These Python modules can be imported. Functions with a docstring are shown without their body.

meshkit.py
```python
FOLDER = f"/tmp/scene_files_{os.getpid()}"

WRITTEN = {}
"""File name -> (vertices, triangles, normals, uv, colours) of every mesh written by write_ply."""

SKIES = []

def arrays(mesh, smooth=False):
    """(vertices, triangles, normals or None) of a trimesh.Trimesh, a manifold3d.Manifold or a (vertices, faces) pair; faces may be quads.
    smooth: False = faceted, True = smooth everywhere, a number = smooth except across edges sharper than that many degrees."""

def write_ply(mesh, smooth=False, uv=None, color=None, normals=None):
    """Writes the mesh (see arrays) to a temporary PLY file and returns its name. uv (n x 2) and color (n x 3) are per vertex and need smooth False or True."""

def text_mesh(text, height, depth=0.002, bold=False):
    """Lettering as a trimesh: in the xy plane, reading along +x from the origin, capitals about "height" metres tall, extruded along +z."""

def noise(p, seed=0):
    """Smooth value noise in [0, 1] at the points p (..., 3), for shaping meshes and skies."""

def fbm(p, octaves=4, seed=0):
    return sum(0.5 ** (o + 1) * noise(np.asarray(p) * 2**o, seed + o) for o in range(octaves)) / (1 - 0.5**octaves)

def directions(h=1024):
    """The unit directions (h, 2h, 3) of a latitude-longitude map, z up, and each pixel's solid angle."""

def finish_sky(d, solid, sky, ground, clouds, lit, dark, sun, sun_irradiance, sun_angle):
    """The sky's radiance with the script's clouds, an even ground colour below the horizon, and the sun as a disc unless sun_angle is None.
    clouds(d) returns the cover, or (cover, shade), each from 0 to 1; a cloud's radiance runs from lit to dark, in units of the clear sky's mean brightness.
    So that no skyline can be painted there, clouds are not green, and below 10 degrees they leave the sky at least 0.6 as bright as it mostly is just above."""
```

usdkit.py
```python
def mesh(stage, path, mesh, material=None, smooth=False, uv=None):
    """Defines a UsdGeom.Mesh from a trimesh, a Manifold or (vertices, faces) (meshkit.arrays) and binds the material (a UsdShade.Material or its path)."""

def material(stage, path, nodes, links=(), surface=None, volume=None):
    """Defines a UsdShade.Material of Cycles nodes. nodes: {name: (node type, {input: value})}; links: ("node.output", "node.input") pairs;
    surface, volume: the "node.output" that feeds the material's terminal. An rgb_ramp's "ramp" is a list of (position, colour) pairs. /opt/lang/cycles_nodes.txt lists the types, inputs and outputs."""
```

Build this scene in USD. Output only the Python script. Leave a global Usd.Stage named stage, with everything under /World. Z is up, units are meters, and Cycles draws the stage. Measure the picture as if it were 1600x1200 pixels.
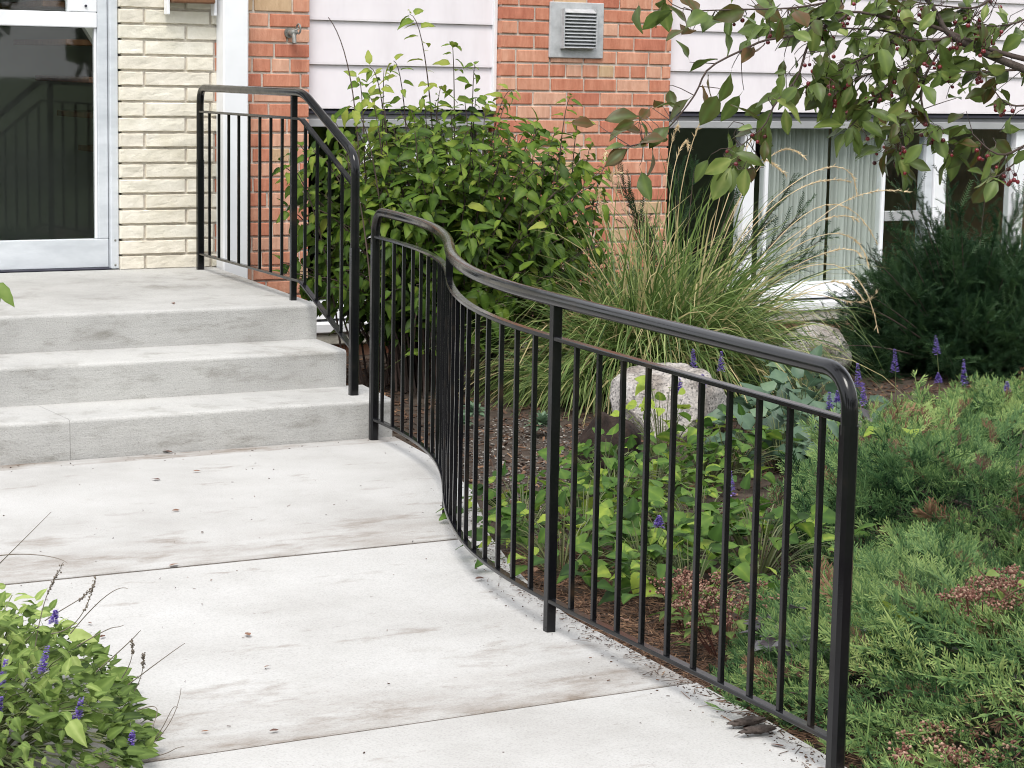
import math, re
import numpy as np
import trimesh
import shapely.geometry as sg
from scipy.interpolate import CubicSpline
import usdkit, meshkit
from pxr import Usd, UsdGeom, UsdLux, UsdShade, Gf, Sdf, Vt

stage = Usd.Stage.CreateInMemory()
UsdGeom.SetStageUpAxis(stage, 'Z')
UsdGeom.SetStageMetersPerUnit(stage, 1.0)
UsdGeom.Xform.Define(stage, '/World')
UsdGeom.Scope.Define(stage, '/World/Looks')

# ------------------------------------------------------------------ camera
FOC, PITCH, ROLL, YAW, EYE = 3454.72, 0.141983, -0.0190235, 0.522157, 1.477462
def cam_axes():
    f = np.array([math.sin(YAW) * math.cos(PITCH), math.cos(YAW) * math.cos(PITCH), -math.sin(PITCH)])
    r = np.array([math.cos(YAW), -math.sin(YAW), 0.0])
    d = np.cross(f, r)
    return math.cos(ROLL) * r + math.sin(ROLL) * d, -math.sin(ROLL) * r + math.cos(ROLL) * d, f
RT, DN, FW = cam_axes()
cam = UsdGeom.Camera.Define(stage, '/World/camera')
cam.AddTransformOp().Set(Gf.Matrix4d(*[float(x) for x in (*RT, 0, *(-DN), 0, *(-FW), 0, 0, 0, EYE, 1)]))
cam.CreateHorizontalApertureAttr(36.0)
cam.CreateVerticalApertureAttr(27.0)
cam.CreateFocalLengthAttr(36.0 * FOC / 1600)
cam.CreateClippingRangeAttr(Gf.Vec2f(0.05, 2000))
cam.CreateExposureAttr(1.0)

# ------------------------------------------------------------------ sky and sun (thin overcast)
SUN_AZ, SUN_EL = math.radians(-142), math.radians(58)          # direction towards the sun, clockwise from +y
usdkit.material(stage, '/World/Looks/sky', {
    'tc': ('texture_coordinate', {}),
    'n': ('noise_texture', {'scale': 2.2, 'detail': 5.0, 'roughness': 0.55}),
    'r': ('rgb_ramp', {'ramp': [(0.30, (0.62, 0.62, 0.62)), (0.62, (0.92, 0.92, 0.92))]}),
    's': ('sky_texture', {'sky_type': 'single_scattering', 'sun_disc': False, 'sun_elevation': SUN_EL, 'sun_rotation': SUN_AZ,
                          'air_density': 1.0, 'aerosol_density': 1.5}),
    'm': ('mix_color', {'blend_type': 'mix', 'b': (9.2, 9.3, 9.6)}),
    'b': ('background_shader', {'strength': 0.1})},
    [('tc.generated', 'n.vector'), ('n.fac', 'r.fac'), ('r.color', 'm.fac'), ('s.color', 'm.a'), ('m.result', 'b.color')], surface='b.background')
dome = UsdLux.DomeLight.Define(stage, '/World/sky')
UsdShade.MaterialBindingAPI.Apply(dome.GetPrim()).Bind(UsdShade.Material.Get(stage, '/World/Looks/sky'))
dome.GetPrim().SetCustomDataByKey('kind', 'structure')
sun = UsdLux.DistantLight.Define(stage, '/World/sun')
sun.CreateNormalizeAttr(True); sun.CreateIntensityAttr(0.4); sun.CreateAngleAttr(24.0); sun.CreateColorAttr(Gf.Vec3f(1.0, 0.96, 0.9))
sun.AddRotateZOp().Set(-math.degrees(SUN_AZ)); sun.AddRotateXOp().Set(-(90 - math.degrees(SUN_EL)))

rng = np.random.default_rng(7)
U = rng.uniform

# ------------------------------------------------------------------ authoring helpers
used = {}
origin = {'/World': np.zeros(3)}
def numbered(parent, name):
    k = (parent, name); n = used.get(k, -1) + 1; used[k] = n
    return name if n == 0 else f'{name}_{n:03d}'
def tag(path, label=None, cat=None, group=None, kind=None):
    p = stage.GetPrimAtPath(path)
    for k, v in (('label', label), ('category', cat), ('group', group), ('kind', kind)):
        if v: p.SetCustomDataByKey(k, v)
    return path
def thing(name, loc, label, cat, group=None):
    path = '/World/' + numbered('/World', name)
    x = UsdGeom.Xform.Define(stage, path); x.AddTranslateOp().Set(Gf.Vec3d(*map(float, loc)))
    origin[path] = np.array(loc, float)
    return tag(path, label, cat, group)
def part(parent, name, mesh, mat, smooth=False, label=None, kind=None):
    """mesh: (vertices, triangles[, tint]) in world coordinates"""
    path = f'{parent}/{numbered(parent, name)}'
    v, f = np.asarray(mesh[0], float), np.asarray(mesh[1], int)
    o = origin[parent]; origin[path] = o
    m = usdkit.mesh(stage, path, (v - o, f), '/World/Looks/' + mat, smooth=smooth)
    if len(mesh) > 2 and isinstance(smooth, bool):
        UsdGeom.PrimvarsAPI(m).CreatePrimvar('tint', Sdf.ValueTypeNames.FloatArray, 'vertex').Set(Vt.FloatArray.FromNumpy(np.asarray(mesh[2], np.float32)))
    if label or kind: tag(path, label, None, None, kind)
    return path
def struct(name, mesh, mat, smooth=False, kind='structure', label=None, cat=None):
    p = part('/World', name, mesh, mat, smooth)
    return tag(p, label, cat, None, kind)
def copy_of(src, loc, rotz=0, scale=1.0, label=None, group=None):
    base = re.sub(r'_\d{3}$', '', src.split('/')[-1])
    path = '/World/' + numbered('/World', base)
    x = UsdGeom.Xform.Define(stage, path)
    x.GetPrim().GetReferences().AddInternalReference(src); x.GetPrim().SetInstanceable(True)
    x.ClearXformOpOrder()
    x.AddTranslateOp().Set(Gf.Vec3d(*map(float, loc)))
    x.AddRotateZOp(opSuffix='turn').Set(float(rotz)); x.AddScaleOp(opSuffix='size').Set(Gf.Vec3f(scale, scale, scale))
    return tag(path, label, None, group)
class MB:
    def __init__(s): s.v, s.f, s.t, s.n = [], [], [], 0
    def add(s, v, f, t=0.5):
        v = np.asarray(v, float); f = np.asarray(f, int)
        s.v.append(v); s.f.append(f + s.n); s.t.append(np.broadcast_to(np.asarray(t, float), (len(v),))); s.n += len(v)
        return s
    def mesh(s): return np.vstack(s.v), np.vstack(s.f), np.concatenate(s.t)
def quads(q):
    q = np.asarray(q, int); return np.vstack([q[:, [0, 1, 2]], q[:, [0, 2, 3]]])
def box(x0, x1, y0, y1, z0, z1, c=0.0):
    """box with chamfered edges (c)"""
    lo, hi = np.array([x0, y0, z0], float), np.array([x1, y1, z1], float)
    if c <= 0:
        m = trimesh.creation.box(bounds=[lo, hi]); return np.array(m.vertices), np.array(m.faces)
    pts = []
    for sx in (0, 1):
        for sy in (0, 1):
            for sz in (0, 1):
                corner = np.where([sx, sy, sz], hi, lo); inn = np.where([sx, sy, sz], -1, 1) * c
                for a in range(3):
                    p = corner + inn; p[a] = corner[a]; pts.append(p)
    m = trimesh.convex.convex_hull(np.array(pts)); return np.array(m.vertices), np.array(m.faces)
def sweep(pts, prof, up0=None, closed=True, radii=None):
    """prof (m,2) in (side, up) swept along pts; parallel transport."""
    pts = np.asarray(pts, float); n, m = len(pts), len(prof)
    t = np.gradient(pts, axis=0); t /= np.linalg.norm(t, axis=1, keepdims=True) + 1e-12
    up = np.array(up0 if up0 is not None else ((0, 0, 1) if abs(t[0][2]) < .9 else (1, 0, 0)), float)
    V = []
    for i in range(n):
        up = up - t[i] * (up @ t[i]); up /= np.linalg.norm(up) + 1e-12
        side = np.cross(t[i], up); r = 1.0 if radii is None else radii[i]
        V.append(pts[i] + r * (prof[:, :1] * side + prof[:, 1:] * up))
    V = np.vstack(V); F = []
    for i in range(n - 1):
        for j in range(m):
            k = (j + 1) % m; F.append((i * m + j, (i + 1) * m + j, (i + 1) * m + k, i * m + k))
    F = quads(F)
    if closed:
        cap = lambda o, rev: [(o, o + j + 1, o + j) if rev else (o, o + j, o + j + 1) for j in range(1, m - 1)]
        F = np.vstack([F, cap(0, False), cap((n - 1) * m, True)])
    return V, F[:, ::-1]
def ring(m, r=1.0): a = np.arange(m) * 2 * math.pi / m; return np.stack([r * np.cos(a), r * np.sin(a)], 1)
def csq(w, h, c): w, h = w / 2, h / 2; return np.array([(w, h - c), (w - c, h), (-w + c, h), (-w, h - c), (-w, -h + c), (-w + c, -h), (w - c, -h), (w, -h + c)])
def tube(pts, r0, r1=None, sides=4):
    r1 = r0 if r1 is None else r1
    return sweep(pts, ring(sides), radii=np.linspace(r0, r1, len(pts)))
def curve(*p, n=8):
    p = np.asarray(p, float); t = np.linspace(0, 1, len(p)); return CubicSpline(t, p)(np.linspace(0, 1, n)) if len(p) > 2 else p[0] + np.linspace(0, 1, n)[:, None] * (p[1] - p[0])
def unit(a): a = np.asarray(a, float); return a / (np.linalg.norm(a, axis=-1, keepdims=True) + 1e-12)
def place(V, pos, d, up, s):
    """instances of V: x axis along d, z axis near up; returns (N, nv, 3)"""
    d = unit(d); y = unit(np.cross(up, d)); z = np.cross(d, y); s = np.asarray(s, float)
    s = s[:, None] if s.ndim == 1 else s                                # per-axis scale allowed
    s = np.broadcast_to(s, (len(d), 3))
    W = V[None] * s[:, None]
    return pos[:, None] + W[..., :1] * d[:, None] + W[..., 1:2] * y[:, None] + W[..., 2:] * z[:, None]
def merge(W, F, t):
    N, nv = W.shape[:2]
    return W.reshape(-1, 3), (F[None] + (np.arange(N) * nv)[:, None, None]).reshape(-1, 3), (np.repeat(t, nv) if np.ndim(t) == 1 else np.asarray(t).ravel())
def ray(u, v):
    return RT * (u - 800) / FOC + DN * (v - 600) / FOC + FW
def G(u, v, z=0.0):
    d = ray(u, v); t = (z - EYE) / d[2]; return np.array([0, 0, EYE]) + t * d
def A(u, v, Y):
    d = ray(u, v); return np.array([0, 0, EYE]) + Y / d[1] * d
def Dd(u, v, D): return np.array([0, 0, EYE]) + ray(u, v) * D

# ------------------------------------------------------------------ materials
def mat(name, nodes, links, surface='p.BSDF'): usdkit.material(stage, '/World/Looks/' + name, nodes, links, surface=surface)
def noisy(name, ramp, scale, rough=0.6, bump=0.15, bscale=60, stretch=(1, 1, 1), detail=4, dist=0.01, spec=0.3):
    mat(name, {'g': ('geometry', {}), 'mp': ('mapping', {'scale': stretch}), 'n': ('noise_texture', {'scale': scale, 'detail': detail, 'roughness': 0.6}),
               'r': ('rgb_ramp', {'ramp': ramp}), 'n2': ('noise_texture', {'scale': bscale, 'detail': 4.0, 'roughness': 0.6}),
               'b': ('bump', {'strength': bump, 'distance': dist}), 'p': ('principled_bsdf', {'roughness': rough, 'specular_ior_level': spec})},
        [('g.position', 'mp.vector'), ('mp.vector', 'n.vector'), ('mp.vector', 'n2.vector'), ('n.fac', 'r.fac'), ('r.color', 'p.base_color'), ('n2.fac', 'b.height'), ('b.normal', 'p.normal')])
def leafy(name, ramp, rough=0.45, trans=0.3, spec=0.4, nscale=40):
    """colour from the tint primvar with a little mottling; light passes through"""
    mat(name, {'a': ('attribute', {'attribute': 'tint'}), 'g': ('geometry', {}), 'n': ('noise_texture', {'scale': nscale, 'detail': 3.0}),
               'k': ('math', {'math_type': 'multiply_add', 'value2': 0.35, 'value3': -0.175}), 's': ('math', {'math_type': 'add', 'use_clamp': True}),
               'r': ('rgb_ramp', {'ramp': ramp}), 'p': ('principled_bsdf', {'roughness': rough, 'specular_ior_level': spec}),
               't': ('translucent_bsdf', {}), 'm': ('mix_closure', {'fac': trans})},
        [('g.position', 'n.vector'), ('n.fac', 'k.value1'), ('k.value', 's.value1'), ('a.fac', 's.value2'), ('s.value', 'r.fac'),
         ('r.color', 'p.base_color'), ('r.color', 't.color'), ('p.BSDF', 'm.closure1'), ('t.BSDF', 'm.closure2')], surface='m.closure')

def concrete(name, c0, c1, c2, dirt, dirt_amt, bump=0.25, streak=(1, 1, 1), joint=0.0, crack=0.0):
    """mottled concrete; joint > 0 lets silt gather along the near edge of each slab"""
    mat(name, {'g': ('geometry', {}), 'mp': ('mapping', {'scale': streak}),
               'n1': ('noise_texture', {'scale': 1.3, 'detail': 7.0, 'roughness': 0.66}), 'r1': ('rgb_ramp', {'ramp': [(0.3, c0), (0.5, c1), (0.7, c2)]}),
               'n2': ('noise_texture', {'scale': 3.1, 'detail': 7.0, 'roughness': 0.68, 'distortion': 0.15}), 'r2': ('rgb_ramp', {'ramp': [(0.52, (0, 0, 0)), (0.60, (dirt_amt * .35,) * 3), (0.74, (dirt_amt,) * 3)]}),
               'xyz': ('separate_xyz', {}), 'su': ('math', {'math_type': 'subtract', 'value2': 4.322 - 1.708 * 4}), 'mo': ('math', {'math_type': 'modulo', 'value2': 1.708}),
               'mr': ('map_range', {'from_min': 0.0, 'from_max': 0.42, 'to_min': joint, 'to_max': 0.0}), 'mn': ('math', {'math_type': 'multiply'}), 'ad': ('math', {'math_type': 'add', 'use_clamp': True}),
               'n4': ('noise_texture', {'scale': 4.2, 'detail': 6.0, 'roughness': 0.65}), 'r4': ('rgb_ramp', {'ramp': [(0.38, (0, 0, 0)), (0.72, (1, 1, 1))]}),
               'm1': ('mix_color', {'b': dirt}),
               'n3': ('noise_texture', {'scale': 170.0, 'detail': 3.0, 'roughness': 0.7}), 'r3': ('rgb_ramp', {'ramp': [(0.3, (0.80, 0.80, 0.80)), (0.5, (1, 1, 1)), (0.75, (1.05, 1.05, 1.05))]}),
               'm2': ('mix_color', {'blend_type': 'multiply', 'fac': 1.0}),
               'v': ('noise_texture', {'scale': 30.0, 'detail': 3.0, 'roughness': 0.6}), 'rv': ('rgb_ramp', {'ramp': [(0.66, (1, 1, 1)), (0.76, (0.5, 0.47, 0.43))]}),
               'm3': ('mix_color', {'blend_type': 'multiply', 'fac': 0.5}),
               'cw': ('noise_texture', {'scale': 2.5, 'detail': 5.0}), 'cm': ('mix_color', {'fac': 0.35}), 'cv': ('voronoi_texture', {'feature': 'distance_to_edge', 'scale': 0.9}), 'cr': ('rgb_ramp', {'ramp': [(0.0, (0.45, 0.42, 0.4)), (0.004, (1, 1, 1)), (1.0, (1, 1, 1))]}),
               'm4': ('mix_color', {'blend_type': 'multiply', 'fac': crack}),
               'pv': ('voronoi_texture', {'scale': 75.0}), 'pr': ('rgb_ramp', {'ramp': [(0.0, (0.45, 0.42, 0.4)), (0.13, (0.5, 0.47, 0.45)), (0.17, (1, 1, 1)), (1.0, (1, 1, 1))]}), 'pn': ('noise_texture', {'scale': 5.0, 'detail': 3.0}), 'pq': ('rgb_ramp', {'ramp': [(0.5, (0, 0, 0)), (0.66, (0.7, 0.7, 0.7))]}), 'm5': ('mix_color', {'blend_type': 'multiply'}),
               'bm': ('mapping', {'scale': (6.0, 190.0, 60.0)}), 'bn': ('noise_texture', {'scale': 1.0, 'detail': 2.0}), 'hs': ('math', {'math_type': 'multiply_add', 'value2': 0.6}),
               'b': ('bump', {'strength': bump, 'distance': 0.004}), 'p': ('principled_bsdf', {'roughness': 0.8, 'specular_ior_level': 0.25})},
        [('g.position', 'cw.vector'), ('g.position', 'cm.a'), ('cw.color', 'cm.b'), ('cm.result', 'cv.vector'), ('cv.distance', 'cr.fac'), ('cr.color', 'm4.b'), ('m3.result', 'm4.a'), ('m4.result', 'm5.a'), ('g.position', 'pv.vector'), ('pv.distance', 'pr.fac'), ('pr.color', 'm5.b'), ('g.position', 'pn.vector'), ('pn.fac', 'pq.fac'), ('pq.color', 'm5.fac'),
         ('g.position', 'bm.vector'), ('bm.vector', 'bn.vector'), ('bn.fac', 'hs.value1'), ('n3.fac', 'hs.value3'),
         ('g.position', 'mp.vector'), ('g.position', 'n1.vector'), ('mp.vector', 'n2.vector'), ('mp.vector', 'n4.vector'), ('g.position', 'n3.vector'), ('mp.vector', 'v.vector'),
         ('g.position', 'xyz.vector'), ('xyz.y', 'su.value1'), ('su.value', 'mo.value1'), ('mo.value', 'mr.value'), ('mr.result', 'mn.value1'), ('n4.fac', 'r4.fac'), ('r4.color', 'mn.value2'), ('r2.color', 'ad.value1'), ('mn.value', 'ad.value2'),
         ('n1.fac', 'r1.fac'), ('r1.color', 'm1.a'), ('n2.fac', 'r2.fac'), ('ad.value', 'm1.fac'), ('m1.result', 'm2.a'), ('n3.fac', 'r3.fac'), ('r3.color', 'm2.b'),
         ('m2.result', 'm3.a'), ('v.fac', 'rv.fac'), ('rv.color', 'm3.b'), ('m5.result', 'p.base_color'), ('hs.value', 'b.height'), ('b.normal', 'p.normal')])
concrete('walk_concrete', (0.34, 0.33, 0.315), (0.415, 0.408, 0.395), (0.47, 0.465, 0.455), (0.19, 0.155, 0.125), 0.9, bump=0.45, streak=(0.9, 2.0, 1), joint=0.8)
concrete('step_concrete', (0.315, 0.31, 0.295), (0.415, 0.41, 0.395), (0.48, 0.475, 0.455), (0.19, 0.18, 0.155), 0.85, bump=0.7, streak=(1.2, 1.2, 4.0))
noisy('mortar', [(0.3, (0.55, 0.50, 0.43)), (0.7, (0.68, 0.63, 0.56))], 30, 0.9, 0.4, 140)
BR = [((0.44, 0.155, 0.09), (0.66, 0.305, 0.20)), ((0.50, 0.205, 0.125), (0.70, 0.38, 0.26)), ((0.39, 0.125, 0.075), (0.61, 0.245, 0.16)),
      ((0.53, 0.27, 0.18), (0.74, 0.45, 0.32)), ((0.47, 0.31, 0.18), (0.62, 0.44, 0.28))]
for i, (a, b) in enumerate(BR):
    noisy(f'red_brick_{i}', [(0.25, a), (0.55, tuple(0.5 * (p + q) for p, q in zip(a, b))), (0.78, b)], 14, 0.85, 0.6, 70, stretch=(2.6, 1, 0.55), dist=0.006)
for i, (a, b) in enumerate([((0.66, 0.615, 0.50), (0.79, 0.745, 0.645)), ((0.69, 0.65, 0.54), (0.81, 0.77, 0.675)), ((0.63, 0.585, 0.485), (0.77, 0.72, 0.62))]):
    noisy(f'cream_stone_{i}', [(0.3, a), (0.7, b)], 9, 0.85, 0.6, 45, dist=0.006)
noisy('limestone', [(0.3, (0.36, 0.34, 0.29)), (0.7, (0.55, 0.52, 0.46))], 12, 0.9, 0.4, 90)
noisy('siding_white', [(0.25, (0.70, 0.655, 0.68)), (0.5, (0.76, 0.715, 0.742)), (0.75, (0.79, 0.745, 0.772))], 3.2, 0.5, 0.06, 30, stretch=(2.4, 1, 0.7))
noisy('white_paint', [(0.3, (0.76, 0.77, 0.79)), (0.7, (0.83, 0.84, 0.86))], 4, 0.4, 0.03, 40)
noisy('aluminium', [(0.3, (0.50, 0.53, 0.56)), (0.7, (0.64, 0.67, 0.70))], 5, 0.42, 0.05, 60, stretch=(1, 1, 3), spec=0.6)
noisy('header_dark', [(0.3, (0.15, 0.15, 0.155)), (0.7, (0.19, 0.19, 0.195))], 5, 0.6, 0.05, 40)
noisy('header_gray', [(0.3, (0.30, 0.305, 0.31)), (0.7, (0.37, 0.375, 0.38))], 5, 0.6, 0.05, 40)
noisy('dark_gap', [(0.3, (0.035, 0.035, 0.05)), (0.7, (0.05, 0.05, 0.065))], 5, 0.7, 0, 40)
noisy('galvanised', [(0.3, (0.36, 0.37, 0.38)), (0.6, (0.48, 0.49, 0.50)), (0.8, (0.55, 0.56, 0.57))], 22, 0.5, 0.1, 60, spec=0.6)
noisy('tap_metal', [(0.3, (0.10, 0.10, 0.09)), (0.7, (0.24, 0.24, 0.22))], 40, 0.4, 0.2, 90, spec=0.7)
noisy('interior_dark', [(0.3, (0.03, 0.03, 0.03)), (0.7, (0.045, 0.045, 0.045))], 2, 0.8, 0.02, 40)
noisy('hall_paint', [(0.3, (0.34, 0.35, 0.31)), (0.7, (0.42, 0.43, 0.38))], 2, 0.8, 0.02, 40)
noisy('interior_wall', [(0.3, (0.62, 0.62, 0.56)), (0.7, (0.70, 0.70, 0.64))], 2, 0.8, 0.02, 40)
noisy('interior_wood', [(0.3, (0.13, 0.06, 0.03)), (0.7, (0.2, 0.1, 0.05))], 8, 0.5, 0.02, 40, stretch=(4, 4, 0.4))
noisy('curtain_cloth', [(0.3, (0.45, 0.465, 0.445)), (0.7, (0.60, 0.615, 0.59))], 22, 0.9, 0.1, 30, stretch=(3, 3, 0.1))
noisy('corrugated_plastic', [(0.3, (0.014, 0.014, 0.018)), (0.7, (0.025, 0.025, 0.03))], 20, 0.5, 0.05, 60)
noisy('soil', [(0.25, (0.022, 0.016, 0.012)), (0.5, (0.055, 0.04, 0.03)), (0.75, (0.10, 0.075, 0.055))], 14, 0.95, 0.9, 55, dist=0.02)
noisy('joint_dirt', [(0.3, (0.05, 0.04, 0.032)), (0.7, (0.15, 0.125, 0.105))], 30, 0.95, 0.8, 120)
noisy('dark_wood', [(0.3, (0.010, 0.007, 0.006)), (0.7, (0.035, 0.022, 0.017))], 30, 0.95, 0.9, 70, stretch=(1, 1, .4))
noisy('lawn', [(0.3, (0.03, 0.055, 0.018)), (0.7, (0.07, 0.10, 0.035))], 3, 0.9, 0.8, 30, dist=0.03)
noisy('bark', [(0.3, (0.035, 0.026, 0.022)), (0.7, (0.10, 0.08, 0.07))], 40, 0.85, 0.6, 90, stretch=(1, 1, 0.5))
mat('black_paint', {'g': ('geometry', {}), 'n': ('noise_texture', {'scale': 9.0, 'detail': 5.0}), 'r': ('rgb_ramp', {'ramp': [(0.3, (0.003, 0.003, 0.004)), (0.6, (0.0045, 0.0045, 0.005)), (0.70, (0.012, 0.009, 0.007)), (0.8, (0.03, 0.018, 0.011))]}),
                    'rr': ('rgb_ramp', {'ramp': [(0.3, (0.08, 0.08, 0.08)), (0.7, (0.24, 0.24, 0.24))]}), 'n2': ('noise_texture', {'scale': 240.0, 'detail': 2.0}), 'b': ('bump', {'strength': 0.06, 'distance': 0.002}),
                    'p': ('principled_bsdf', {'specular_ior_level': 0.34})},
    [('g.position', 'n.vector'), ('g.position', 'n2.vector'), ('n.fac', 'r.fac'), ('r.color', 'p.base_color'), ('n.fac', 'rr.fac'), ('rr.color', 'p.roughness'), ('n2.fac', 'b.height'), ('b.normal', 'p.normal')])
mat('granite', {'g': ('geometry', {}), 'v': ('voronoi_texture', {'scale': 130.0}), 'r': ('rgb_ramp', {'ramp': [(0.0, (0.13, 0.12, 0.118)), (0.25, (0.29, 0.275, 0.265)), (0.62, (0.38, 0.36, 0.345)), (1.0, (0.49, 0.455, 0.43))]}),
                'bw': ('separate_color', {}), 'n': ('noise_texture', {'scale': 6.0, 'detail': 6.0}), 'r2': ('rgb_ramp', {'ramp': [(0.35, (0.50, 0.46, 0.42)), (0.48, (0.85, 0.83, 0.8)), (0.65, (1, 1, 1))]}), 'm': ('mix_color', {'blend_type': 'multiply', 'fac': 1.0}),
                'n3': ('noise_texture', {'scale': 45.0, 'detail': 5.0}), 'b': ('bump', {'strength': 0.7, 'distance': 0.01}), 'p': ('principled_bsdf', {'roughness': 0.85})},
    [('g.position', 'v.vector'), ('v.color', 'bw.color'), ('bw.r', 'r.fac'), ('g.position', 'n.vector'), ('n.fac', 'r2.fac'), ('r.color', 'm.a'), ('r2.color', 'm.b'), ('m.result', 'p.base_color'), ('g.position', 'n3.vector'), ('n3.fac', 'b.height'), ('b.normal', 'p.normal')])
mat('pane_glass', {'f': ('layer_weight', {'blend': 0.5}), 'pw': ('math', {'math_type': 'power', 'value2': 5.0}), 'fa': ('math', {'math_type': 'multiply_add', 'value2': 0.94, 'value3': 0.032, 'use_clamp': True}), 't': ('transparent_bsdf', {'color': (0.95, 0.97, 0.96)}), 'g': ('glossy_bsdf', {'roughness': 0.02, 'color': (1, 1, 1)}), 'm': ('mix_closure', {})},
    [('f.facing', 'pw.value1'), ('pw.value', 'fa.value1'), ('fa.value', 'm.fac'), ('t.BSDF', 'm.closure1'), ('g.BSDF', 'm.closure2')], surface='m.closure')
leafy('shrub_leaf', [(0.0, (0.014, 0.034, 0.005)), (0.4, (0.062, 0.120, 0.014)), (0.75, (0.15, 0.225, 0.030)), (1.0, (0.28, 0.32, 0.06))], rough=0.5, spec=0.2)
leafy('crab_leaf', [(0.0, (0.11, 0.06, 0.022)), (0.22, (0.060, 0.064, 0.016)), (0.5, (0.078, 0.120, 0.028)), (0.8, (0.14, 0.195, 0.045)), (1.0, (0.25, 0.29, 0.085))], rough=0.42, spec=0.28, trans=0.25)
leafy('grass_blade', [(0.0, (0.03, 0.065, 0.014)), (0.36, (0.125, 0.195, 0.048)), (0.66, (0.32, 0.38, 0.14)), (0.88, (0.42, 0.36, 0.17)), (1.0, (0.58, 0.47, 0.26))], rough=0.5, nscale=15)
leafy('straw', [(0.0, (0.46, 0.34, 0.18)), (1.0, (0.78, 0.64, 0.42))], rough=0.7)
leafy('yew_needle', [(0.0, (0.006, 0.018, 0.008)), (0.5, (0.016, 0.042, 0.017)), (1.0, (0.045, 0.088, 0.03))], spec=0.2, rough=0.55, trans=0.12, nscale=6)
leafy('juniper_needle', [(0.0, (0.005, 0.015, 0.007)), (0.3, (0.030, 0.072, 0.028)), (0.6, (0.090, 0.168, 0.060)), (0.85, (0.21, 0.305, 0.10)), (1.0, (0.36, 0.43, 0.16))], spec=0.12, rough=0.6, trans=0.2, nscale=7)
leafy('heart_leaf', [(0.0, (0.018, 0.045, 0.009)), (0.4, (0.055, 0.120, 0.022)), (0.75, (0.12, 0.205, 0.034)), (1.0, (0.28, 0.36, 0.055))], spec=0.18, rough=0.55, trans=0.3)
leafy('blue_leaf', [(0.0, (0.032, 0.065, 0.04)), (0.5, (0.07, 0.125, 0.075)), (1.0, (0.13, 0.20, 0.115))], rough=0.5, trans=0.2)
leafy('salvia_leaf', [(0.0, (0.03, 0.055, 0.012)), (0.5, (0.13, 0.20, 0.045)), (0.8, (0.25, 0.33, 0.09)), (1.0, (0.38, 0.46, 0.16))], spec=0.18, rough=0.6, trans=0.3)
leafy('purple_petal', [(0.0, (0.09, 0.05, 0.25)), (0.5, (0.21, 0.13, 0.50)), (1.0, (0.38, 0.29, 0.68))], rough=0.6, trans=0.3)
leafy('silver_leaf', [(0.0, (0.04, 0.026, 0.032)), (0.5, (0.10, 0.095, 0.10)), (1.0, (0.24, 0.25, 0.25))], rough=0.4, trans=0.15)
leafy('sedum_bloom', [(0.0, (0.09, 0.035, 0.025)), (0.5, (0.21, 0.085, 0.06)), (1.0, (0.50, 0.33, 0.24))], rough=0.7, trans=0.2)
leafy('mulch_chip', [(0.0, (0.030, 0.018, 0.012)), (0.5, (0.085, 0.048, 0.03)), (0.8, (0.17, 0.09, 0.05)), (1.0, (0.32, 0.20, 0.115))], rough=0.9, trans=0.0)
leafy('pebble', [(0.0, (0.04, 0.034, 0.03)), (0.6, (0.13, 0.115, 0.10)), (1.0, (0.40, 0.37, 0.33))], rough=0.8, trans=0.0)
leafy('dead_leaf', [(0.0, (0.07, 0.032, 0.024)), (0.5, (0.15, 0.075, 0.05)), (1.0, (0.32, 0.18, 0.11))], rough=0.7, trans=0.15)
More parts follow.
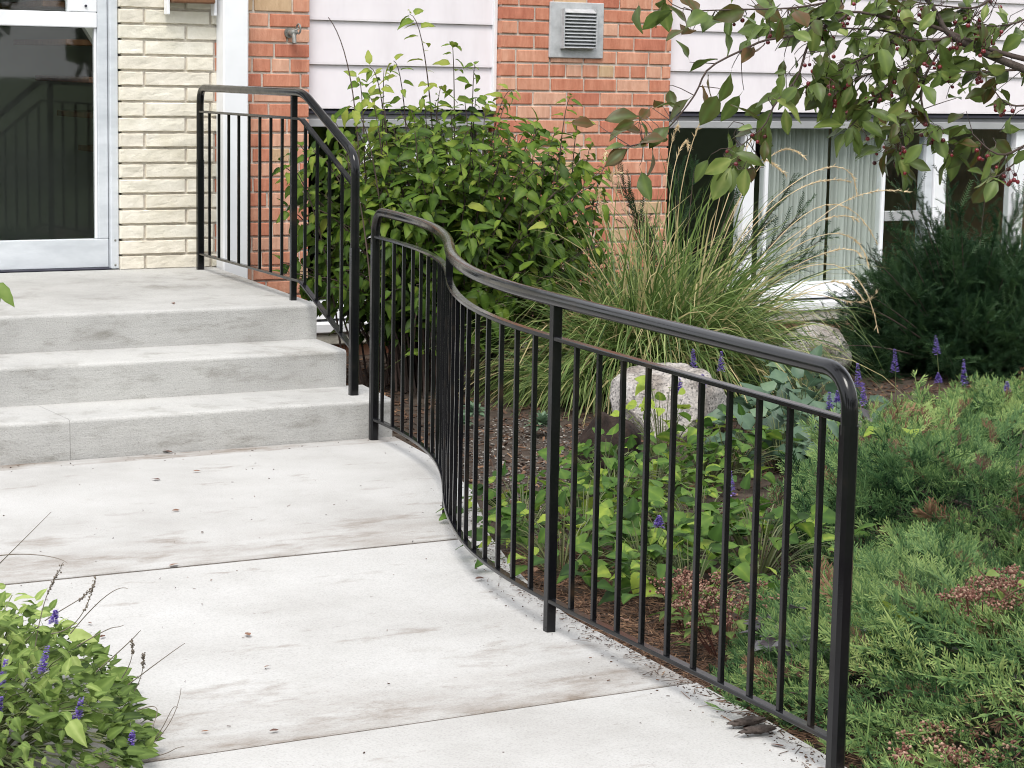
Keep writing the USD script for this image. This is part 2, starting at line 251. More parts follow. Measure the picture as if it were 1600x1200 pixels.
leafy('berry_red', [(0.0, (0.06, 0.006, 0.010)), (1.0, (0.20, 0.015, 0.022))], rough=0.25, trans=0.0, spec=0.6)
leafy('twig_brown', [(0.0, (0.04, 0.028, 0.024)), (1.0, (0.13, 0.09, 0.075))], rough=0.8, trans=0.0)
leafy('green_stem', [(0.0, (0.05, 0.07, 0.025)), (1.0, (0.16, 0.18, 0.07))], rough=0.6, trans=0.0)
leafy('seed_stalk', [(0.0, (0.10, 0.08, 0.07)), (1.0, (0.26, 0.22, 0.17))], rough=0.8, trans=0.0)

# ------------------------------------------------------------------ the ground
WALL = 10.40                                                             # front plane of the brickwork
def soil_z(x, y):
    p = np.stack([np.asarray(x) * 2.2, np.asarray(y) * 2.2, np.zeros_like(np.asarray(x, float))], -1)
    return -0.035 + 0.03 * (meshkit.fbm(p, 4, 3) - 0.5) - 0.06 * np.clip((np.asarray(y) - 8.6) / 1.6, 0, 1) * np.clip((np.asarray(x) - 5.8) / 1.2, 0, 1)
gx = np.concatenate([[-160, -40, -12, -5, -2], np.arange(0, 11.01, 0.07), [13, 18, 45, 160]])
gy = np.concatenate([[-160, -40, -14, -6, -1], np.arange(1, 11.01, 0.07), [14, 22, 50, 160]])
XX, YY = np.meshgrid(gx, gy, indexing='ij')
near = (XX > -1.9) & (XX < 11.1) & (YY > 0.9) & (YY < 11.1)
ZZ = np.where(near, soil_z(XX, YY), -0.06)
idx = np.arange(XX.size).reshape(XX.shape)
q = np.stack([idx[:-1, :-1], idx[1:, :-1], idx[1:, 1:], idx[:-1, 1:]], -1).reshape(-1, 4)
gv = np.stack([XX, YY, ZZ], -1).reshape(-1, 3)
bed = lambda c: (c[:, 0] > -0.5) & (c[:, 0] < 9.9) & (c[:, 1] > 1.5) & (c[:, 1] < 10.6)
isbed = bed(gv[q].mean(1))
used_v = lambda qq: (lambda u: (gv[u], quads(np.searchsorted(u, qq))))(np.unique(qq))
struct('soil', used_v(q[isbed]), 'soil', smooth=True)
struct('lawn', used_v(q[~isbed]), 'lawn', smooth=True)

# ------------------------------------------------------------------ walkway slabs
fence_xy = np.array([(3.862, 7.81), (3.795, 7.36), (3.635, 6.83), (3.45, 6.43), (3.30, 6.135), (3.178, 5.86), (3.082, 5.60), (3.015, 5.35), (2.975, 5.13), (2.951, 4.905), (2.916, 4.40), (2.885, 3.92), (2.861, 3.57)])
edge_xy = [(3.975, 7.846), (3.90, 7.40), (3.80, 7.06), (3.74, 6.78), (3.58, 6.42), (3.42, 6.08), (3.262, 5.65), (3.15, 5.30), (3.085, 5.02), (3.055, 4.7), (3.02, 4.32), (2.985, 3.97), (2.93, 3.60), (2.87, 3.1), (2.80, 2.4), (2.7, 1.0)]
walk = sg.Polygon([(1.42, 7.846)] + edge_xy + [(1.42, 1.0)])
STEP = dict(y3=8.63, y2=8.24, y1=7.85)
cuts = [7.846, 6.03, 4.322, 2.6, 1.0]
def prism(poly, z0, z1, c=0.003):
    """vertical prism of a polygon with a small chamfer on the top edge"""
    inner = poly.buffer(-c, join_style=2)
    p0 = np.array(poly.exterior.coords)[:-1]; n = len(p0)
    if inner.geom_type != 'Polygon' or len(inner.exterior.coords) - 1 != n:
        m = trimesh.creation.extrude_polygon(poly, z1 - z0, engine='earcut'); m.apply_translation([0, 0, z0]); return np.array(m.vertices), np.array(m.faces)
    p1 = np.array(inner.exterior.coords)[:-1]
    p1 = p1[[np.argmin(np.linalg.norm(p1 - a, axis=1)) for a in p0]]
    V = np.vstack([np.c_[p0, np.full(n, z0)], np.c_[p0, np.full(n, z1 - c)], np.c_[p1, np.full(n, z1)]])
    F = []
    for k in (0, 1):
        for j in range(n):
            i = (j + 1) % n; F.append((k * n + j, k * n + i, (k + 1) * n + i, (k + 1) * n + j))
    F = quads(F)
    if not poly.exterior.is_ccw: F = F[:, ::-1]
    tv, tf = trimesh.creation.triangulate_polygon(sg.Polygon(p1), engine='earcut')
    o = len(V); V = np.vstack([V, np.c_[tv, np.full(len(tv), z1)]])
    a, b, c2 = tv[tf[0]]; ccw = (b[0] - a[0]) * (c2[1] - a[1]) - (b[1] - a[1]) * (c2[0] - a[0]) > 0
    return V, np.vstack([F, (tf if ccw else tf[:, ::-1]) + o])
sw = '/World/' + numbered('/World', 'walkway')
UsdGeom.Xform.Define(stage, sw); origin[sw] = np.zeros(3); tag(sw, 'pale concrete walkway of slabs curving up to the entrance steps', None, None, 'structure')
for i in range(4):
    y1, y0 = cuts[i] - (0.009 if i else 0), cuts[i + 1] + 0.009
    slab = walk.intersection(sg.box(0, y0, 6, y1))
    part(sw, 'slab', prism(slab, -0.11, -0.004 * 0 + (0.0, -0.002, 0.001, -0.001)[i]), 'walk_concrete')
for yc in cuts[1:4]:
    jt = walk.intersection(sg.box(1.40, yc - 0.013, 6, yc + 0.013)).buffer(-0.0005)
    part(sw, 'joint', prism(jt, -0.10, -0.0045, 0.0005), 'joint_dirt')

# ------------------------------------------------------------------ steps and landing
stp = thing('entrance_steps', (2.9, 8.5, 0), 'grey concrete landing and three broad steps with rounded edges at the glass door', 'steps')
def step_block(x0, xf, xb, yf, yb, z0, z1, r=0.016):
    """a step whose right edge runs from (xf, yf) at the front to (xb, yb); rounded front nosing"""
    a = np.linspace(0, math.pi / 2, 5)
    prof = [(yb, z0), (yf, z0)] + [(yf + r - r * math.cos(t), z1 - r + r * math.sin(t)) for t in a] + [(yb, z1)]
    prof = np.array(prof); n = len(prof)
    xr = lambda y: xf + (xb - xf) * (y - yf) / (yb - yf)
    xs = np.linspace(0, 1, 90); V = []
    for k, s in enumerate(xs):
        wob = 0.006 * (meshkit.fbm(np.c_[np.full(n, s * 22 + z1 * 31), prof[:, 1] * 9, np.full(n, z1 * 7)], 3) - 0.5)
        V.append(np.c_[x0 + s * (xr(prof[:, 0]) - x0), prof[:, 0] + wob, prof[:, 1]])
    V = np.vstack(V); F = []
    for k in range(len(xs) - 1):
        for j in range(n):
            i = (j + 1) % n; F.append((k * n + j, (k + 1) * n + j, (k + 1) * n + i, k * n + i))
    F = quads(F); cap = np.array([(0, j, j + 1) for j in range(1, n - 1)])
    return V, np.vstack([F[:, ::-1], cap, cap[:, ::-1] + (len(xs) - 1) * n])
part(stp, 'landing', step_block(1.3, 3.988, 4.236, STEP['y3'], WALL - 0.002, -0.1, 0.456), 'step_concrete', smooth=35)
part(stp, 'step', step_block(1.3, 3.945, 3.99, STEP['y2'], STEP['y3'] + 0.02, -0.1, 0.304), 'step_concrete', smooth=35)
part(stp, 'step', step_block(2.625, 3.965, 4.03, STEP['y1'], STEP['y2'] + 0.02, -0.1, 0.152), 'step_concrete', smooth=35)
part(stp, 'step', step_block(1.3, 2.6235, 2.6235, STEP['y1'] + 0.0005, STEP['y2'] + 0.02, -0.1, 0.1515), 'step_concrete', smooth=35)

# ------------------------------------------------------------------ the building
bld = thing('apartment_building', (5.5, WALL, 0), 'brick apartment building with cream stone, white siding and a glass entrance door', 'building')
C, Z0 = 0.0753, 0.451                                                      # coursing
def brick(x0, x1, z0, z1, yf, depth=0.09, j=0.0012):
    c = 0.003
    pr = lambda c2, y: [(x0 + c2, y, z0 + c2), (x1 - c2, y, z0 + c2), (x1 - c2, y, z1 - c2), (x0 + c2, y, z1 - c2)]
    V = np.array(pr(0, yf + depth) + pr(0, yf + c) + pr(c, yf)); V[4:] += U(-j, j, (8, 3)); V[:, 1] += U(-0.0018, 0.0018)
    F = [(4 * k + a, 4 * k + (a + 1) % 4, 4 * k + 4 + (a + 1) % 4, 4 * k + 4 + a) for k in (0, 1) for a in range(4)] + [(8, 9, 10, 11)]
    return V, quads(F)
def rockface(x0, x1, z0, z1, yf, depth=0.09):
    nx, nz = max(5, int((x1 - x0) / 0.028)), 5
    ga = np.r_[0, .003 / (x1 - x0), np.linspace(0, 1, nx + 1)[1:-1], 1 - .003 / (x1 - x0), 1]; gb = np.r_[0, .05, np.linspace(0, 1, nz + 1)[1:-1], .95, 1]; a, b = np.meshgrid(ga, gb, indexing='ij')
    edge = np.minimum(np.minimum(a * (x1 - x0), (1 - a) * (x1 - x0)), np.minimum(b, 1 - b) * (z1 - z0))
    X = x0 + a * (x1 - x0); Z = z0 + b * (z1 - z0); s = U(0, 90)
    bul = np.clip(edge / 0.003, 0, 1) * (0.004 + 0.011 * meshkit.fbm(np.stack([X * 11 + s, Z * 26, X * 0 + s], -1), 3))
    Y = yf - bul + U(-0.002, 0.002)
    Z = Z + np.where((b > .1) & (b < .9), U(-0.003, 0.003, Z.shape), U(-0.0014, 0.0014, Z.shape))
    n = X.size; I = np.arange(n).reshape(X.shape)
    F = list(np.stack([I[:-1, :-1], I[1:, :-1], I[1:, 1:], I[:-1, 1:]], -1).reshape(-1, 4))
    rim = list(I[:, 0]) + list(I[-1, 1:]) + list(I[::-1, -1][1:]) + list(I[0, ::-1][1:-1])
    V = np.stack([X, Y, Z], -1).reshape(-1, 3); B = V[rim].copy(); B[:, 1] = yf + depth
    m = len(rim); F += [(rim[(k + 1) % m], rim[k], n + k, n + (k + 1) % m) for k in range(m)]
    return np.vstack([V, B]), quads(F)
TOP = 3.3
JT = 0.0125
def pillar(x0l, x1, name, header_phase, seed, k0, xleft=None, ret=None):
    """red brick pier: mortar core with single bricks in view, the rest above the picture joined"""
    base = part(bld, name, box(x0l + 0.006, x1 - 0.006, WALL + 0.010, WALL + 0.25, -0.15, TOP), 'mortar')
    up = MB(); r = np.random.default_rng(seed)
    for k in range(k0, int((TOP - Z0) / C)):
        z0 = Z0 + k * C + JT / 2; z1 = Z0 + (k + 1) * C - JT / 2
        xs = x0l if xleft is None else xleft(k)
        header = (k - header_phase) % 6 == 0
        L = 0.104 if header else 0.213
        x = xs - (0 if (k % 2 or header) else L / 2 + r.uniform(-.01, .01))
        while x < x1 - 0.02:
            a, b = max(x, xs), min(x + L - JT, x1)
            if b - a > 0.025:
                if b > x1 - 0.035: b = x1
                W = brick(a, b, z0, z1, WALL, 0.24 if ret and a == xs else 0.09)
                if z0 < 2.05: part(base, 'brick', W, f'red_brick_{r.choice(5, p=[.3, .3, .18, .16, .06])}')
                else: up.add(*W)
            x += L
    part(base, 'upper_brickwork', up.mesh(), 'red_brick_0', kind='stuff')
    return base
tooth = lambda k: 4.243 if k % 6 in (1, 2, 5) else 4.43 if k % 6 in (3, 4) else 4.39
pillar(4.25, 4.757, 'brick_pillar', 1, 11, -6, xleft=tooth)
pillar(5.878, 6.97, 'brick_pillar', 1, 12, -6, ret=True)
cw = part(bld, 'cream_stone_wall', box(3.757, 4.36, WALL + 0.005, WALL + 0.25, 0.36, TOP), 'mortar')
up = MB(); r0 = np.random.default_rng(5)
for k in range(0, int((TOP - Z0) / C)):
    z0 = Z0 + k * C + 0.0055; z1 = Z0 + (k + 1) * C - 0.0055
    xe = tooth(k) - JT
    cutsx = [3.742, 3.875, 4.222] if k % 2 == 0 else [3.742, 4.092]
    cutsx = [c for c in cutsx if c < xe - 0.03] + [xe]
    for a, b in zip(cutsx[:-1], cutsx[1:]):
        W = rockface(a, b - (JT if b < xe else 0), z0, z1, WALL)
        if z0 < 2.05: part(cw, 'stone_block', W, f'cream_stone_{r0.integers(3)}')
        else: up.add(*W)
part(cw, 'upper_stonework', up.mesh(), 'cream_stone_0', kind='stuff')
# the matching wall left of the door, outside the picture
lw = part(bld, 'cream_stone_wall', box(1.2, 2.70, WALL, WALL + 0.25, 0.36, TOP), 'cream_stone_1')
# siding bays
def siding(x0, x1, trim_right):
    for k in range(9):
        z0 = 1.252 + k * 0.2255; z1 = min(z0 + 0.2255, TOP)
        y = WALL + 0.055
        V = np.array([(x0, y, z0), (x1, y, z0), (x1, y, z0 + 0.011), (x1, y + 0.0145, z1 + 0.012), (x0, y + 0.0145, z1 + 0.012), (x0, y, z0 + 0.011),
                      (x0, y + 0.014, z0), (x1, y + 0.014, z0)])
        V[:6, 1] += 0
        F = np.array([(0, 1, 2), (0, 2, 5), (5, 2, 3), (5, 3, 4), (6, 7, 1), (6, 1, 0)])
        part(sid, 'plank', (V, F), 'siding_white')
    if trim_right: part(sid, 'trim', box(x1 - 0.022, x1 - 0.001, WALL + 0.040, WALL + 0.09, 1.245, TOP, 0.002), 'white_paint')
sid = part(bld, 'siding_bay', box(4.70, 5.93, WALL + 0.08, WALL + 0.2, 1.24, TOP), 'dark_gap')
siding(4.757, 5.878, True)
sid = part(bld, 'siding_bay', box(6.95, 10.6, WALL + 0.08, WALL + 0.2, 1.24, TOP), 'dark_gap')
siding(6.97, 10.6, False)
part(bld, 'end_wall', box(10.6, 10.85, WALL, WALL + 4.2, -0.15, TOP), 'red_brick_0')
# window headers
for x0, x1 in ((4.757, 5.878), (6.97, 10.6)):
    part(bld, 'header_flashing', box(x0, x1, WALL + 0.062, WALL + 0.15, 1.226, 1.2405), 'dark_gap')
    h = part(bld, 'window_header', box(x0, x1, WALL + 0.075, WALL + 0.2, 1.200, 1.225, 0.002), 'header_dark')
    part(h, 'lower_fascia', box(x0, x1, WALL + 0.058, WALL + 0.2, 1.158, 1.199, 0.003), 'header_gray')
# windows: posts, panes, sills
GY = WALL + 0.13
def window(x0, x1, posts, zb=0.215, zt=1.157, extra=()):
    w = part(bld, 'window', np_frame(x0, x1, zb, zt), 'white_paint')
    xs = sorted(posts)
    for a, b, m, dy in xs: part(w, 'mullion', box(a, b, WALL + 0.085 + dy, GY + 0.05, zb + 0.03, zt - 0.0, 0.004), m)
    cutp = [x0 + 0.02] + [c for a, b, _, _ in xs for c in (a, b)] + [x1 - 0.02]
    for a, b in zip(cutp[0::2], cutp[1::2]):
        if b - a > 0.03: part(w, 'pane', box(a - 0.004, b + 0.004, GY, GY + 0.005, zb + 0.03, zt - 0.002), 'pane_glass')
    s = part(w, 'sill', box(x0 - 0.0, x1 + 0.0, WALL + 0.0, GY + 0.02, zb - 0.05, zb - 0.012, 0.004), 'white_paint')
    return w
def np_frame(x0, x1, zb, zt):
    m = MB()
    m.add(*box(x0, x1, WALL + 0.09, GY + 0.06, zb - 0.011, zb + 0.03, 0.003))
    m.add(*box(x0, x0 + 0.02, WALL + 0.09, GY + 0.06, zb + 0.0305, zt, 0.003)); m.add(*box(x1 - 0.02, x1, WALL + 0.09, GY + 0.06, zb + 0.0305, zt, 0.003))
    return m.mesh()
wr = window(6.985, 10.58, [(7.56, 7.635, 'white_paint', 0), (7.735, 7.758, 'white_paint', 0.03), (8.61, 8.632, 'white_paint', 0.03), (8.93, 8.985, 'aluminium', 0.015), (8.988, 9.085, 'white_paint', 0), (9.635, 9.72, 'white_paint', 0), (10.15, 10.2, 'white_paint', 0)])
part(wr, 'meeting_rail', box(8.635, 8.925, GY - 0.02, GY + 0.02, 0.60, 0.66, 0.003), 'header_gray')
wl = window(4.775, 5.86, [(5.12, 5.17, 'white_paint', 0), (5.38, 5.43, 'aluminium', 0.01), (5.62, 5.68, 'white_paint', 0)])
for x0, x1 in ((6.972, 10.6), (4.76, 5.876)):
    part(bld, 'sill_board', box(x0, x1, WALL - 0.065, WALL + 0.09, 0.098, 0.150, 0.006), 'white_paint')
    part(bld, 'stone_sill', box(x0, x1, WALL - 0.05, WALL + 0.1, 0.035, 0.094, 0.006), 'limestone')
    bw = part(bld, 'foundation_wall', box(x0, x1, WALL + 0.008, WALL + 0.25, -0.25, 0.033), 'mortar')
    for k in (-6, -7, -8):
        x = x0 + (0.1 if k % 2 else 0)
        while x < min(x1, 10.0):
            z0 = 0.03 + (k + 5.0) * C - 0.0; part(bw, 'brick', brick(x, min(x + 0.203, x1), z0 + JT / 2 - C * 0, z0 + C - JT / 2, WALL), f'red_brick_{r0.integers(4)}'); x += 0.213
# shell so that the rooms are dark
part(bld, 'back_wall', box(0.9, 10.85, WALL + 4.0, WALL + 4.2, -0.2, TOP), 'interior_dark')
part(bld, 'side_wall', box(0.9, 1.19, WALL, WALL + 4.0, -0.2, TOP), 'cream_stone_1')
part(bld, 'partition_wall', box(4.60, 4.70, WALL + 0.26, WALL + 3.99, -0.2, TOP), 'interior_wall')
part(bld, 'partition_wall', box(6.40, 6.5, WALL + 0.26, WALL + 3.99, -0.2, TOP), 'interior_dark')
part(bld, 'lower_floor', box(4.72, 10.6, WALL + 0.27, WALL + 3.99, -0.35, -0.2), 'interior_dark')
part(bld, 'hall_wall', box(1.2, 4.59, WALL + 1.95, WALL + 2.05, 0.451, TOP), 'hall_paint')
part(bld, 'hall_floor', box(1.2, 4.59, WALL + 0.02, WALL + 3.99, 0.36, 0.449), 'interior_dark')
rf = part(bld, 'roof', box(0.6, 11.1, WALL - 0.35, WALL + 4.5, TOP + 0.01, TOP + 0.25, 0.01), 'white_paint')
part(rf, 'roof_edge', box(0.55, 11.15, WALL - 0.40, WALL - 0.351, TOP + 0.0, TOP + 0.28, 0.004), 'aluminium')
# entrance door
door = part(bld, 'entrance_door', box(2.80, 3.695, WALL + 0.035, WALL + 0.08, 0.466, 0.607, 0.003), 'aluminium')
part(door, 'stile', box(3.645, 3.695, WALL + 0.035, WALL + 0.08, 0.609, 2.5, 0.003), 'aluminium')
part(door, 'stile', box(2.80, 2.85, WALL + 0.035, WALL + 0.08, 0.609, 2.5, 0.003), 'aluminium')
part(door, 'middle_rail', box(2.852, 3.643, WALL + 0.030, WALL + 0.08, 1.632, 1.705, 0.004), 'white_paint')
lk = part(door, 'lock_panel', box(3.50, 3.643, WALL + 0.030, WALL + 0.08, 1.707, 1.86, 0.004), 'white_paint')
cy = trimesh.creation.cylinder(0.006, 0.012, sections=14); cy.apply_transform(trimesh.transformations.rotation_matrix(math.pi / 2, [1, 0, 0])); cy.apply_translation([3.585, WALL + 0.028, 1.735])
part(door, 'lock_cylinder', (np.array(cy.vertices), np.array(cy.faces)), 'dark_gap')
part(door, 'glazing_bead', box(3.632, 3.644, WALL + 0.045, WALL + 0.07, 0.609, 1.630, 0.002), 'white_paint')
part(door, 'pane', box(2.852, 3.632, WALL + 0.055, WALL + 0.061, 0.609, 1.630), 'pane_glass')
part(door, 'pane', box(2.852, 3.498, WALL + 0.055, WALL + 0.061, 1.707, 2.48), 'pane_glass')
fr = part(bld, 'door_frame', box(3.699, 3.740, WALL + 0.01, WALL + 0.2, 0.458, 2.6, 0.004), 'aluminium')
part(fr, 'jamb', box(2.71, 2.795, WALL + 0.01, WALL + 0.2, 0.458, 2.6, 0.004), 'aluminium')
part(fr, 'head', box(2.71, 3.740, WALL + 0.012, WALL + 0.2, 2.602, TOP - 0.01, 0.004), 'aluminium')
part(fr, 'threshold', box(2.80, 3.698, WALL + 0.004, WALL + 0.14, 0.4565, 0.465, 0.002), 'dark_gap')
for z in (0.478, 0.60):
    s = trimesh.creation.icosphere(1, 0.006); s.apply_scale([1, .5, 1]); s.apply_translation([3.72, WALL + 0.010, z]); part(fr, 'screw', (np.array(s.vertices), np.array(s.faces)), 'tap_metal', smooth=True)
# downspout
ds = part(bld, 'downspout', sweep([(4.312, WALL - 0.055, 0.10), (4.312, WALL - 0.055, 1.6), (4.312, WALL - 0.055, TOP - 0.02)], csq(0.135, 0.10, 0.008), up0=(0, 1, 0)), 'white_paint')
part(ds, 'strap', box(4.236, 4.388, WALL - 0.108, WALL - 0.002, 2.05, 2.075, 0.002), 'white_paint')
# dryer vent
vt = part(bld, 'wall_vent', box(6.172, 6.515, WALL - 0.012, WALL + 0.004, 1.537, 1.836, 0.004), 'galvanised')
part(vt, 'hood', box(6.236, 6.450, WALL - 0.020, WALL - 0.0125, 1.584, 1.800, 0.003), 'galvanised')
for k in range(11):
    z = 1.592 + k * 0.0187
    V = np.array([(6.243, WALL - 0.052, z), (6.443, WALL - 0.052, z), (6.443, WALL - 0.021, z + 0.017), (6.243, WALL - 0.021, z + 0.017)])
    V = np.vstack([V, V + [0, 0.002, -0.0025]])
    part(vt, 'louver', (V, quads([(0, 1, 2, 3), (7, 6, 5, 4), (0, 4, 5, 1), (1, 5, 6, 2), (2, 6, 7, 3), (3, 7, 4, 0)])), 'galvanised')
for x in (6.2365, 6.4435):
    part(vt, 'cheek', box(x, x + 0.006, WALL - 0.052, WALL - 0.021, 1.588, 1.8), 'galvanised')
# hose tap
tp = MB(); c0 = np.array([4.642, WALL, 1.632])
tp.add(*tube([c0 + (0, 0.0, 0), c0 + (0, -0.03, 0), c0 + (0, -0.06, -0.005)], 0.014, 0.013, 10)); tp.add(*tube([c0 + (0, -0.055, -0.0), c0 + (-0.004, -0.075, -0.02), c0 + (-0.008, -0.085, -0.055)], 0.012, 0.011, 10))
s = trimesh.creation.icosphere(2, 0.02); s.apply_translation(c0 + (0, -0.055, 0)); tp.add(s.vertices, s.faces)
tap = part(bld, 'hose_tap', tp.mesh(), 'tap_metal', smooth=40)
hb = MB(); a = np.linspace(0, 2 * math.pi, 17); hb.add(*sweep(np.c_[c0[0] + 0.022 + 0.0 * a, c0[1] - 0.07 + 0.024 * np.cos(a), c0[2] + 0.02 + 0.024 * np.sin(a)], ring(6, 0.005), up0=(1, 0, 0), closed=False))
hb.add(*tube([c0 + (0.0, -0.06, 0.01), c0 + (0.022, -0.07, 0.02)], 0.005, 0.005, 6)); part(tap, 'handle', hb.mesh(), 'tap_metal', smooth=40)
fl = trimesh.creation.cylinder(0.026, 0.008, sections=18); fl.apply_transform(trimesh.transformations.rotation_matrix(math.pi / 2, [1, 0, 0])); fl.apply_translation(c0 + (0, -0.004, 0)); part(tap, 'flange', (np.array(fl.vertices), np.array(fl.faces)), 'tap_metal')
# lamp whose lower edge shows at the top of the cream wall
lp = part(bld, 'wall_lamp', box(3.985, 4.205, WALL - 0.10, WALL - 0.024, 1.762, 1.92, 0.006), 'interior_wood')
for x in (3.965, 4.21): part(lp, 'bracket', box(x, x + 0.014, WALL - 0.07, WALL - 0.022, 1.705, 1.93, 0.002), 'white_paint')

# inside the hall and the rooms
st = thing('hall_staircase', (3.6, WALL + 1.2, 0.45), 'dim staircase rising behind the glass entrance door', 'staircase')
def slab_xz(p, y0, y1):
    p = np.array(p, float); n = len(p); V = np.vstack([np.c_[p[:, 0], np.full(n, y0), p[:, 1]], np.c_[p[:, 0], np.full(n, y1), p[:, 1]]])
    F = [(0, j, j + 1) for j in range(1, n - 1)] + [(n, n + j + 1, n + j) for j in range(1, n - 1)] + list(quads([(j, (j + 1) % n, n + (j + 1) % n, n + j) for j in range(n)]))
    return V, np.array(F)
part(st, 'stringer', slab_xz([(4.50, 0.52), (4.50, 0.85), (3.60, 2.30), (3.32, 2.30)], WALL + 0.55, WALL + 0.60), 'interior_wall')
for k in range(8): part(st, 'tread', box(4.28 - 0.12 * k, 4.52 - 0.12 * k, WALL + 0.61, WALL + 1.5, 0.60 + 0.19 * k, 0.63 + 0.19 * k, 0.003), 'interior_wood')
part(st, 'newel_post', box(3.86, 3.91, WALL + 0.45, WALL + 0.50, 0.4505, 1.75, 0.004), 'interior_wood')
def drape(x0, x1, label, pleats):
    n = int((x1 - x0) / 0.006); x = np.linspace(x0, x1, n); ph = np.cumsum(U(0.5, 1.5, n)); ph = ph / ph[-1] * pleats * 2 * math.pi
    y = WALL + 0.195 + 0.024 * np.sin(ph) + 0.008 * np.sin(ph * 0.37 + 1)
    V = np.vstack([np.c_[x, y, np.full(n, 0.232)], np.c_[x, y, np.full(n, 1.17)]])
    F = quads([(j, j + 1, n + j + 1, n + j) for j in range(n - 1)])
    t = thing('curtain', ((x0 + x1) / 2, WALL + 0.22, 0.232), label, 'curtain'); part(t, 'cloth', (V, F), 'curtain_cloth', smooth=True)
    part(t, 'rail', box(x0, x1, WALL + 0.165, WALL + 0.205, 1.171, 1.185), 'white_paint')
drape(7.79, 8.235, 'pleated pale curtain left of the dark gap in the wide window', 13)
drape(8.285, 8.66, 'pleated pale curtain right of the dark gap in the wide window', 10)

# black corrugated drain pipe along the foundation
px = np.linspace(7.6, 10.2, 170); rr = 0.045 + 0.006 * np.sign(np.sin(np.arange(170) * math.pi / 2 + .3))
dp = thing('drain_pipe', (8.9, WALL - 0.12, -0.1), 'black corrugated drain pipe lying along the foundation beside the yew', 'pipe')
part(dp, 'pipe', sweep(np.c_[px, np.full(170, WALL - 0.13), np.full(170, -0.075)], ring(12), radii=rr), 'corrugated_plastic')

# ------------------------------------------------------------------ black railings
fence = thing('walkway_railing', (2.95, 4.9, 0), 'long black metal railing curving in an S along the walkway edge', 'railing')
seg = np.r_[0, np.cumsum(np.linalg.norm(np.diff(fence_xy, axis=0), axis=1))]
cs = CubicSpline(seg, fence_xy); LEN = seg[-1]; S_mid = seg[9]
arc = np.linspace(0, LEN, 400); P2 = cs(arc); true = np.r_[0, np.cumsum(np.linalg.norm(np.diff(P2, axis=0), axis=1))]
def at_s(s): return np.stack([np.interp(s, true, P2[:, 0]), np.interp(s, true, P2[:, 1])], -1)
T_mid = np.interp(S_mid, arc, true); T_end = true[-1]
zrail = lambda s: np.interp(s, [0, T_mid, T_end], [0.910, 0.882, 0.868])
RR = 0.08
def elbowed(sA, sB, ztopA):
    s = np.linspace(sA + RR, sB - RR, 150); xy = at_s(s); mid = np.c_[xy, zrail(s)]
    a = np.linspace(0, math.pi / 2, 8)[:-1]; A0, B0 = at_s(np.array([sA]))[0], at_s(np.array([sB]))[0]
    dA = unit(at_s(np.array([sA + RR]))[0] - A0); dB = unit(B0 - at_s(np.array([sB - RR]))[0])
    pre = [np.r_[A0 + dA * RR * (1 - math.cos(t)), zrail(sA) - RR + RR * math.sin(t)] for t in a]
    post = [np.r_[B0 - dB * RR * (1 - math.cos(t)), zrail(sB) - RR + RR * math.sin(t)] for t in a[::-1]]
    return np.vstack([np.r_[A0, zrail(sA) - RR - 0.05], pre, mid, post, np.r_[B0, zrail(sB) - RR - 0.05]])
part(fence, 'handrail', sweep(elbowed(0, T_end, 0), ring(18, 0.0182), up0=(0, 1, 0)), 'black_paint', smooth=60)
sb = np.linspace(0.012, T_end - 0.012, 200); xyb = at_s(sb)
part(fence, 'middle_rail', sweep(np.c_[xyb, zrail(sb) - 0.1], csq(0.024, 0.0115, 0.002), up0=(0, 0, 1)), 'black_paint', smooth=30)
part(fence, 'bottom_rail', sweep(np.c_[xyb, np.full(200, 0.083)], csq(0.024, 0.0115, 0.002), up0=(0, 0, 1)), 'black_paint', smooth=30)
def upright(parent, name, xy, z0, z1, w, d, c=0.002):
    d3 = np.array([-d[1], d[0], 0.0])
    return part(parent, name, sweep([(xy[0], xy[1], z0), (xy[0], xy[1], (z0 + z1) / 2), (xy[0], xy[1], z1)], csq(w, w, c), up0=np.array([d[0], d[1], 0.])), 'black_paint')
def tangent(s): return unit(at_s(np.array([min(s + .01, T_end)]))[0] - at_s(np.array([max(s - .01, 0)]))[0])
upright(fence, 'post', at_s(np.array([0.]))[0], -0.01, zrail(0) - RR - 0.03, 0.034, tangent(0.0), 0.007)
upright(fence, 'post', at_s(np.array([T_end]))[0], -0.01, zrail(T_end) - RR - 0.03, 0.0355, tangent(T_end), 0.008)
upright(fence, 'post', at_s(np.array([T_mid]))[0], -0.01, zrail(T_mid) - 0.008, 0.026, tangent(T_mid))
s_hid = np.interp(6.32, P2[::-1, 1], true[::-1]); upright(fence, 'post', at_s(np.array([s_hid]))[0], -0.01, zrail(s_hid) - 0.008, 0.024, tangent(s_hid))
SP = 0.1241
posts_s = [T_mid + SP * k for k in range(1, 11)] + [T_mid - SP * k for k in range(1, int(T_mid / SP) + 1) if T_mid - SP * k > 0.06]
for s in posts_s:
    if abs(s - s_hid) < 0.02: continue
    upright(fence, 'baluster', at_s(np.array([s]))[0], 0.0892, zrail(s) - 0.1062, 0.0125, tangent(s), 0.0012)

